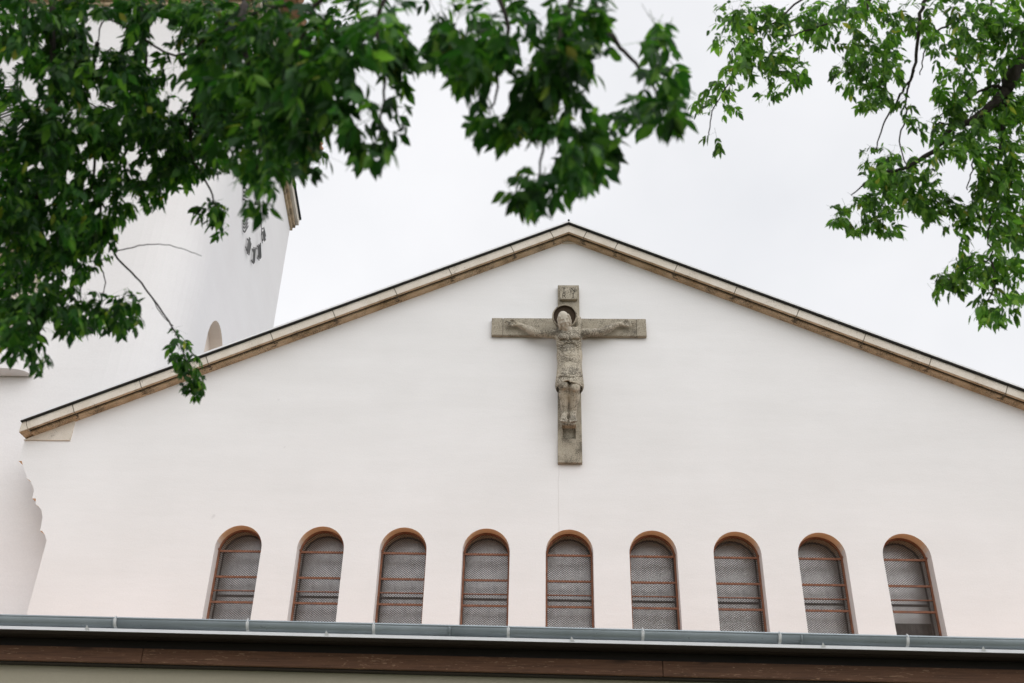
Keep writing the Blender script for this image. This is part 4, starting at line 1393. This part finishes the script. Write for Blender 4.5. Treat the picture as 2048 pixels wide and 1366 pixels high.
HL = [(213, 60, 36, 26), (22, 125, 20, 16), (322, 60, 20, 30), (60, 168, 16, 18), (85, 80, 7, 22), (375, 165, 22, 36), (300, 112, 14, 22), (190, 330, 13, 18), (140, 350, 11, 15), (190, 190, 11, 10), (222, 205, 12, 9),
      (350, 210, 13, 16), (265, 310, 12, 11), (20, 220, 10, 16), (40, 260, 9, 10), (240, 240, 8, 10), (155, 260, 7, 10), (95, 150, 8, 12), (130, 95, 7, 9), (165, 290, 7, 12), (60, 330, 8, 8), (100, 400, 8, 10), (200, 420, 8, 8), (290, 330, 8, 12), (255, 395, 9, 9), (320, 300, 8, 8)]
cr1.fill([
    (60, 40, 90, 60, 5.2), (190, 30, 80, 45, 5.2), (320, 40, 90, 55, 5.2), (60, 130, 90, 70, 5.2), (170, 130, 80, 60, 5.1),
    (40, 250, 80, 90, 5.2, 1.15), (140, 230, 80, 80, 5.1, 1.15), (240, 200, 70, 80, 5.2), (320, 180, 60, 90, 5.4, .9), (250, 300, 80, 80, 5.6), (330, 290, 70, 70, 5.6, .9),
    (40, 380, 75, 80, 5.2, 1.2), (130, 370, 70, 70, 5.3, 1.1), (210, 400, 60, 60, 5.5), (290, 380, 55, 40, 5.6), (355, 340, 50, 40, 5.7), (420, 310, 55, 40, 5.7, .9),
    (35, 480, 60, 70, 5.2, 1.2), (120, 470, 60, 55, 5.4), (185, 455, 50, 45, 5.6), (30, 570, 55, 70, 5.2, 1.2), (95, 530, 40, 40, 5.5), (20, 650, 45, 55, 5.2, 1.1), (78, 705, 26, 40, 5.3, .9), (58, 660, 24, 26, 5.3, .9), (20, 695, 30, 30, 5.2, .9), (45, 640, 40, 50, 5.2),
    (120, 600, 42, 38, 5.6), (180, 620, 60, 42, 5.6, 1.1), (235, 635, 45, 42, 5.7), (150, 540, 26, 22, 5.7, .7), (205, 500, 24, 26, 5.8, .7), (228, 490, 16, 20, 5.9, .6),
    (105, 85, 70, 60, 5.3), (260, 110, 60, 60, 5.4, .9), (400, 40, 60, 60, 5.3), (420, 130, 50, 70, 5.6, .9), (410, 230, 50, 60, 5.7), (330, 240, 60, 50, 5.6), (180, 290, 70, 60, 5.4), (100, 300, 70, 60, 5.3), (85, 430, 50, 50, 5.4), (160, 520, 40, 40, 5.6), (60, 610, 40, 40, 5.4), (255, 600, 26, 26, 5.7), (270, 650, 20, 28, 5.7, .8), (140, 655, 40, 22, 5.6),
    (30, 6, 50, 16, 5.3), (110, 8, 50, 16, 5.3), (200, 6, 60, 16, 5.3), (290, 6, 50, 16, 5.4), (370, 8, 50, 18, 5.4), (450, 8, 60, 20, 5.4), (535, 10, 50, 24, 5.4),
], 0.066, 0.3, 1.4, HL)
cr1.fill([(345, 675, 12, 22, 6.0, .7), (362, 705, 26, 40, 6.0, 1.2), (382, 745, 26, 42, 6.0, 1.2), (392, 775, 14, 24, 6.0, .8), (358, 655, 14, 12, 6.0, .7)], 0.062, 0.08, 1.5)
cr1.fill([(425, 420, 38, 32, 5.5), (438, 462, 24, 38, 5.5, .9), (405, 430, 20, 18, 5.5, .8), (560, 330, 50, 40, 5.6, .8), (620, 290, 50, 60, 5.7, .6), (690, 60, 40, 60, 5.8, .5), (570, 120, 60, 80, 5.8, .7), (510, 200, 60, 90, 5.8, .8),
    (500, 60, 70, 60, 5.6, .8), (450, 200, 60, 80, 5.7, .8), (560, 230, 50, 70, 5.8, .8), (640, 130, 50, 60, 5.8, .6),
], 0.064, 0.2, 1.3)
HC = [(1210, 200, 38, 24), (1052, 102, 22, 18), (1020, 55, 12, 22), (840, 60, 24, 36), (815, 25, 24, 14), (1240, 40, 22, 46), (1200, 125, 16, 20), (1285, 50, 18, 22), (1245, 150, 36, 34), (1270, 105, 16, 46), (1000, 165, 22, 30), (920, 40, 12, 22), (1090, 40, 10, 24), (870, 160, 30, 26), (735, 150, 24, 24), (770, 190, 14, 18), (1150, 230, 14, 20), (985, 10, 12, 10), (700, 30, 16, 16), (1080, 300, 20, 22), (1110, 300, 14, 22), (1040, 300, 24, 24), (1005, 200, 16, 26)]
cr1.fill([
    (640, 60, 70, 75, 4.0), (560, 60, 80, 70, 4.2), (470, 80, 80, 80, 4.3), (410, 160, 50, 60, 4.6, .8), (480, 210, 70, 90, 4.3), (570, 190, 70, 90, 4.1, 1.1), (620, 200, 50, 90, 3.9, 1.1), (520, 320, 55, 70, 4.2, 1.2), (590, 290, 60, 60, 4.0, 1.1), (520, 395, 34, 46, 4.2, 1.0), (640, 320, 22, 52, 3.9), (440, 290, 50, 50, 4.6, .9),
    (720, 60, 70, 80, 3.9), (790, 40, 70, 60, 3.8), (700, 170, 60, 80, 3.8), (770, 110, 60, 60, 3.8), (790, 220, 40, 60, 3.8, 1.1), (745, 270, 60, 60, 3.8, 1.2), (715, 300, 26, 34, 3.8),
    (890, 40, 70, 60, 3.8), (890, 110, 70, 60, 3.7, 1.1), (960, 60, 60, 60, 3.7), (950, 130, 80, 60, 3.7, 1.2), (1040, 50, 80, 60, 3.7), (1060, 140, 90, 60, 3.6, 1.3), (1130, 60, 80, 70, 3.7), (1140, 150, 70, 70, 3.6, 1.3), (1210, 40, 70, 60, 3.7), (1270, 30, 50, 45, 3.7, .8), (1310, 60, 40, 45, 3.7, .8), (1320, 105, 40, 35, 3.7, .9),
    (975, 240, 48, 46, 3.65, 1.2), (1040, 220, 60, 50, 3.6, 1.3), (1110, 230, 70, 60, 3.6, 1.4), (1110, 300, 60, 50, 3.6, 1.2), (1180, 260, 60, 50, 3.6, 1.2), (1170, 320, 60, 50, 3.6, 1.2), (1220, 300, 30, 24, 3.6, .8), (1055, 370, 58, 46, 3.6, 1.3), (1110, 360, 50, 50, 3.6, 1.2), (1065, 400, 34, 30, 3.6), (1160, 350, 40, 36, 3.6),
    (1270, 170, 50, 40, 3.7), (1320, 190, 55, 50, 3.7, 1.3), (1335, 230, 44, 42, 3.7, 1.3), (1300, 235, 50, 34, 3.7, 1.1), (1345, 150, 32, 30, 3.7),
    (660, 120, 60, 60, 3.9), (730, 120, 50, 60, 3.8), (850, 70, 40, 60, 3.8, .8), (1000, 95, 60, 50, 3.7), (1090, 100, 60, 50, 3.6), (1180, 100, 50, 50, 3.7), (1240, 95, 40, 40, 3.7, .9), (1180, 190, 40, 40, 3.6), (1000, 250, 50, 40, 3.65), (1230, 250, 40, 30, 3.6, .8),
], 0.078, 0.24, 1.4, HC)
# the rest of this crown, above the picture
cr1.fill([(x, y, 130, 110, 4.8 + 0.4 * ((x // 100) % 3), 0.55) for x in range(-500, 1500, 210) for y in (-140, -340, -560)], 0.085, 0.8, 0.5)
cr1.fill([(x, y, 130, 120, 5.2, 0.6) for x in (-130, -340) for y in (60, 280, 500)], 0.085, 0.5, 0.5)
cr1.build(M_leaf_near, tree1, t1o + Vector((2, 1, 5)))

# --- the tree on the right
t2o = Vector((7.6, 5.8, 0))
tree2 = tag(empty("tree", t2o), "tree with smaller bright leaves reaching in from upper right against white sky", "tree", "trees overhanging the view")
tb = MB()
tb.tube(smoothline([t2o, t2o + Vector((-0.1, 0.05, 2)), t2o + Vector((-0.3, 0.1, 4.4)), t2o + Vector((-0.2, 0.2, 7)), t2o + Vector((-0.5, 0.2, 9.5))]), [0.30 - 0.011 * i for i in range(25)], 12)
tb.build("trunk", M_bark, tree2, origin=t2o, smooth=True, fix=False)
branch(tree2, [t2o + Vector((-0.28, 0.1, 4.2)), t2o + Vector((-1.3, 0.0, 5.6)), atz(2160, 60, 7.5), atz(2048, 112, 7.4), atz(2012, 180, 7.4)], 0.10, 0.045)
branch(tree2, [t2o + Vector((-0.2, 0.2, 6.8)), t2o + Vector((-1.4, 0.0, 8.0)), atz(1900, -160, 7.6), atz(1858, -20, 7.5)], 0.08, 0.03)
branch(tree2, [atz(1900, -160, 7.6), atz(1780, -60, 7.5), atz(1720, 30, 7.5)], 0.03, 0.016)
for k, e_ in enumerate([
    [(2012, 180, 7.4), (1990, 205, 7.4), (1945, 240, 7.4), (1905, 255, 7.4), (1868, 300, 7.3), (1800, 340, 7.3), (1760, 348, 7.3), (1702, 390, 7.3)],
    [(2012, 180, 7.4), (2004, 240, 7.5), (2000, 290, 7.5)],
    [(2012, 180, 7.4), (1985, 172, 7.4), (1940, 195, 7.4), (1870, 235, 7.3)],
    [(1858, -20, 7.5), (1840, 40, 7.5), (1828, 140, 7.5), (1800, 190, 7.5), (1770, 240, 7.5), (1752, 300, 7.5)],
    [(1828, 140, 7.5), (1815, 180, 7.5), (1812, 230, 7.5), (1800, 290, 7.5), (1820, 345, 7.4)],
    [(1720, 30, 7.5), (1650, 50, 7.5), (1590, 68, 7.5), (1540, 90, 7.5)],
    [(1780, -60, 7.5), (1620, -10, 7.5), (1550, 45, 7.5), (1490, 80, 7.5), (1480, 130, 7.5), (1430, 210, 7.5), (1418, 270, 7.5)],
    [(1990, 205, 7.4), (1950, 250, 7.4), (1945, 330, 7.4), (1935, 380, 7.4)],
    [(2004, 240, 7.5), (2030, 330, 7.5), (2048, 400, 7.4)],
    [(1905, 255, 7.4), (1885, 245, 7.4), (1870, 250, 7.4)],
    [(2000, 290, 7.5), (1990, 400, 7.4), (1975, 470, 7.3), (1982, 515, 7.3), (1920, 545, 7.2), (1885, 570, 7.2)],
    [(1982, 515, 7.3), (1990, 570, 7.2), (1965, 620, 7.2)],
    [(1905, 45, 7.5), (1870, 65, 7.5), (1850, 100, 7.5), (1840, 150, 7.5)],
    [(1990, -60, 7.6), (1980, 40, 7.6), (1960, 110, 7.5)],
]):
    px_branch(tree2, e_, [0.038, 0.026, 0.016, 0.016][k] if k < 4 else 0.009, 0.004, 0.005)
cr2 = Crown()
HR = [(1760, 60, 10, 12), (1880, 40, 14, 16), (1855, 160, 16, 30), (1905, 355, 14, 34), (1930, 380, 16, 20), (1790, 175, 14, 14), (1830, 280, 14, 20), (1960, 155, 12, 14), (1860, 215, 14, 16), (1780, 250, 20, 22), (1890, 120, 14, 12), (2020, 140, 10, 12), (1960, 480, 14, 18)]
cr2.fill([
    (1460, 30, 46, 38, 7.5), (1445, 70, 28, 30, 7.5, .8), (1520, 60, 60, 56, 7.5, 1.1), (1590, 30, 60, 40, 7.5), (1500, 110, 50, 36, 7.5, 1.1), (1570, 120, 46, 40, 7.5), (1550, 165, 26, 34, 7.5, .9), (1590, 160, 26, 40, 7.5, .9), (1470, 150, 40, 30, 7.5), (1435, 185, 34, 28, 7.5), (1405, 210, 26, 18, 7.5, .8), (1455, 220, 28, 18, 7.5, .8), (1422, 288, 24, 34, 7.5, .8), (1530, 195, 18, 16, 7.5, .7),
    (1660, 20, 55, 36, 7.5), (1640, 70, 40, 28, 7.5, .9), (1720, 30, 50, 40, 7.5), (1780, 30, 50, 44, 7.5), (1720, 100, 50, 40, 7.5, 1.1), (1765, 90, 40, 40, 7.5), (1705, 145, 46, 36, 7.5, 1.2), (1750, 150, 44, 36, 7.5, 1.1), (1715, 200, 30, 30, 7.5), (1740, 195, 26, 28, 7.5, .8), (1680, 160, 18, 18, 7.5, .8), (1795, 140, 30, 36, 7.5, .9), (1790, 200, 26, 28, 7.5, .8), (1810, 225, 20, 24, 7.5, .7),
    (1840, 30, 50, 40, 7.5), (1900, 20, 50, 36, 7.5, .9), (1950, 30, 50, 50, 7.5), (2010, 40, 60, 60, 7.5, 1.1), (2050, 60, 40, 80, 7.6, 1.1), (1880, 80, 36, 30, 7.5, .8), (1950, 90, 44, 34, 7.5), (1900, 130, 40, 36, 7.5, 1.1), (1950, 150, 50, 40, 7.5, 1.1), (2010, 140, 50, 50, 7.5, 1.1),
    (1870, 190, 46, 30, 7.4), (1930, 220, 56, 46, 7.4, 1.2), (1990, 220, 50, 50, 7.5, 1.2), (2040, 220, 40, 60, 7.6, 1.2), (1850, 240, 34, 30, 7.4), (1900, 280, 50, 40, 7.4, 1.2), (1960, 300, 50, 46, 7.4, 1.2), (2020, 310, 50, 54, 7.5, 1.3), (1830, 275, 28, 22, 7.4, .8),
    (1760, 310, 40, 30, 7.4, 1.1), (1800, 330, 50, 40, 7.4, 1.2), (1745, 350, 40, 30, 7.4, 1.1), (1790, 375, 56, 40, 7.3, 1.3), (1850, 350, 40, 40, 7.3, 1.1), (1830, 400, 46, 36, 7.3, 1.1), (1740, 400, 36, 24, 7.3, 1.1), (1690, 400, 36, 20, 7.3, 1.0), (1665, 425, 26, 26, 7.3, .9), (1720, 440, 44, 28, 7.3, 1.0), (1775, 445, 36, 30, 7.3, 1.1), (1790, 475, 20, 18, 7.3, .8), (1870, 440, 30, 36, 7.3, .9), (1880, 400, 30, 26, 7.3, .9),
    (1960, 370, 50, 44, 7.4, 1.2), (2020, 380, 50, 50, 7.4, 1.3), (1930, 420, 34, 40, 7.4, 1.1), (1990, 430, 60, 46, 7.4, 1.3), (2040, 450, 34, 50, 7.4, 1.2), (1930, 465, 26, 34, 7.4, .9), (2000, 480, 40, 36, 7.4, 1.1),
    (1960, 515, 46, 30, 7.3), (1910, 540, 40, 26, 7.2), (1875, 575, 28, 26, 7.2, .9), (1910, 575, 26, 24, 7.2, .8), (1970, 550, 30, 34, 7.2, .9), (2010, 540, 40, 40, 7.3), (2040, 570, 30, 40, 7.3), (1975, 600, 36, 26, 7.2), (1955, 630, 24, 22, 7.2, .8), (2000, 615, 40, 30, 7.2), (2035, 610, 26, 34, 7.2), (2000, 640, 26, 14, 7.2, .6),
], 0.078, 0.28, 1.05, HR, 2.05)
cr2.fill([(x, y, 130, 120, 7.6, 0.6) for x in range(1500, 2700, 230) for y in (-120, -330)], 0.09, 0.9, 0.45)
cr2.fill([(x, y, 120, 120, 7.8, 0.7) for x in (2170, 2380) for y in (60, 260, 460)], 0.09, 0.7, 0.5)
cr2.build(M_leaf_far, tree2, t2o + Vector((-2, 0, 7)))
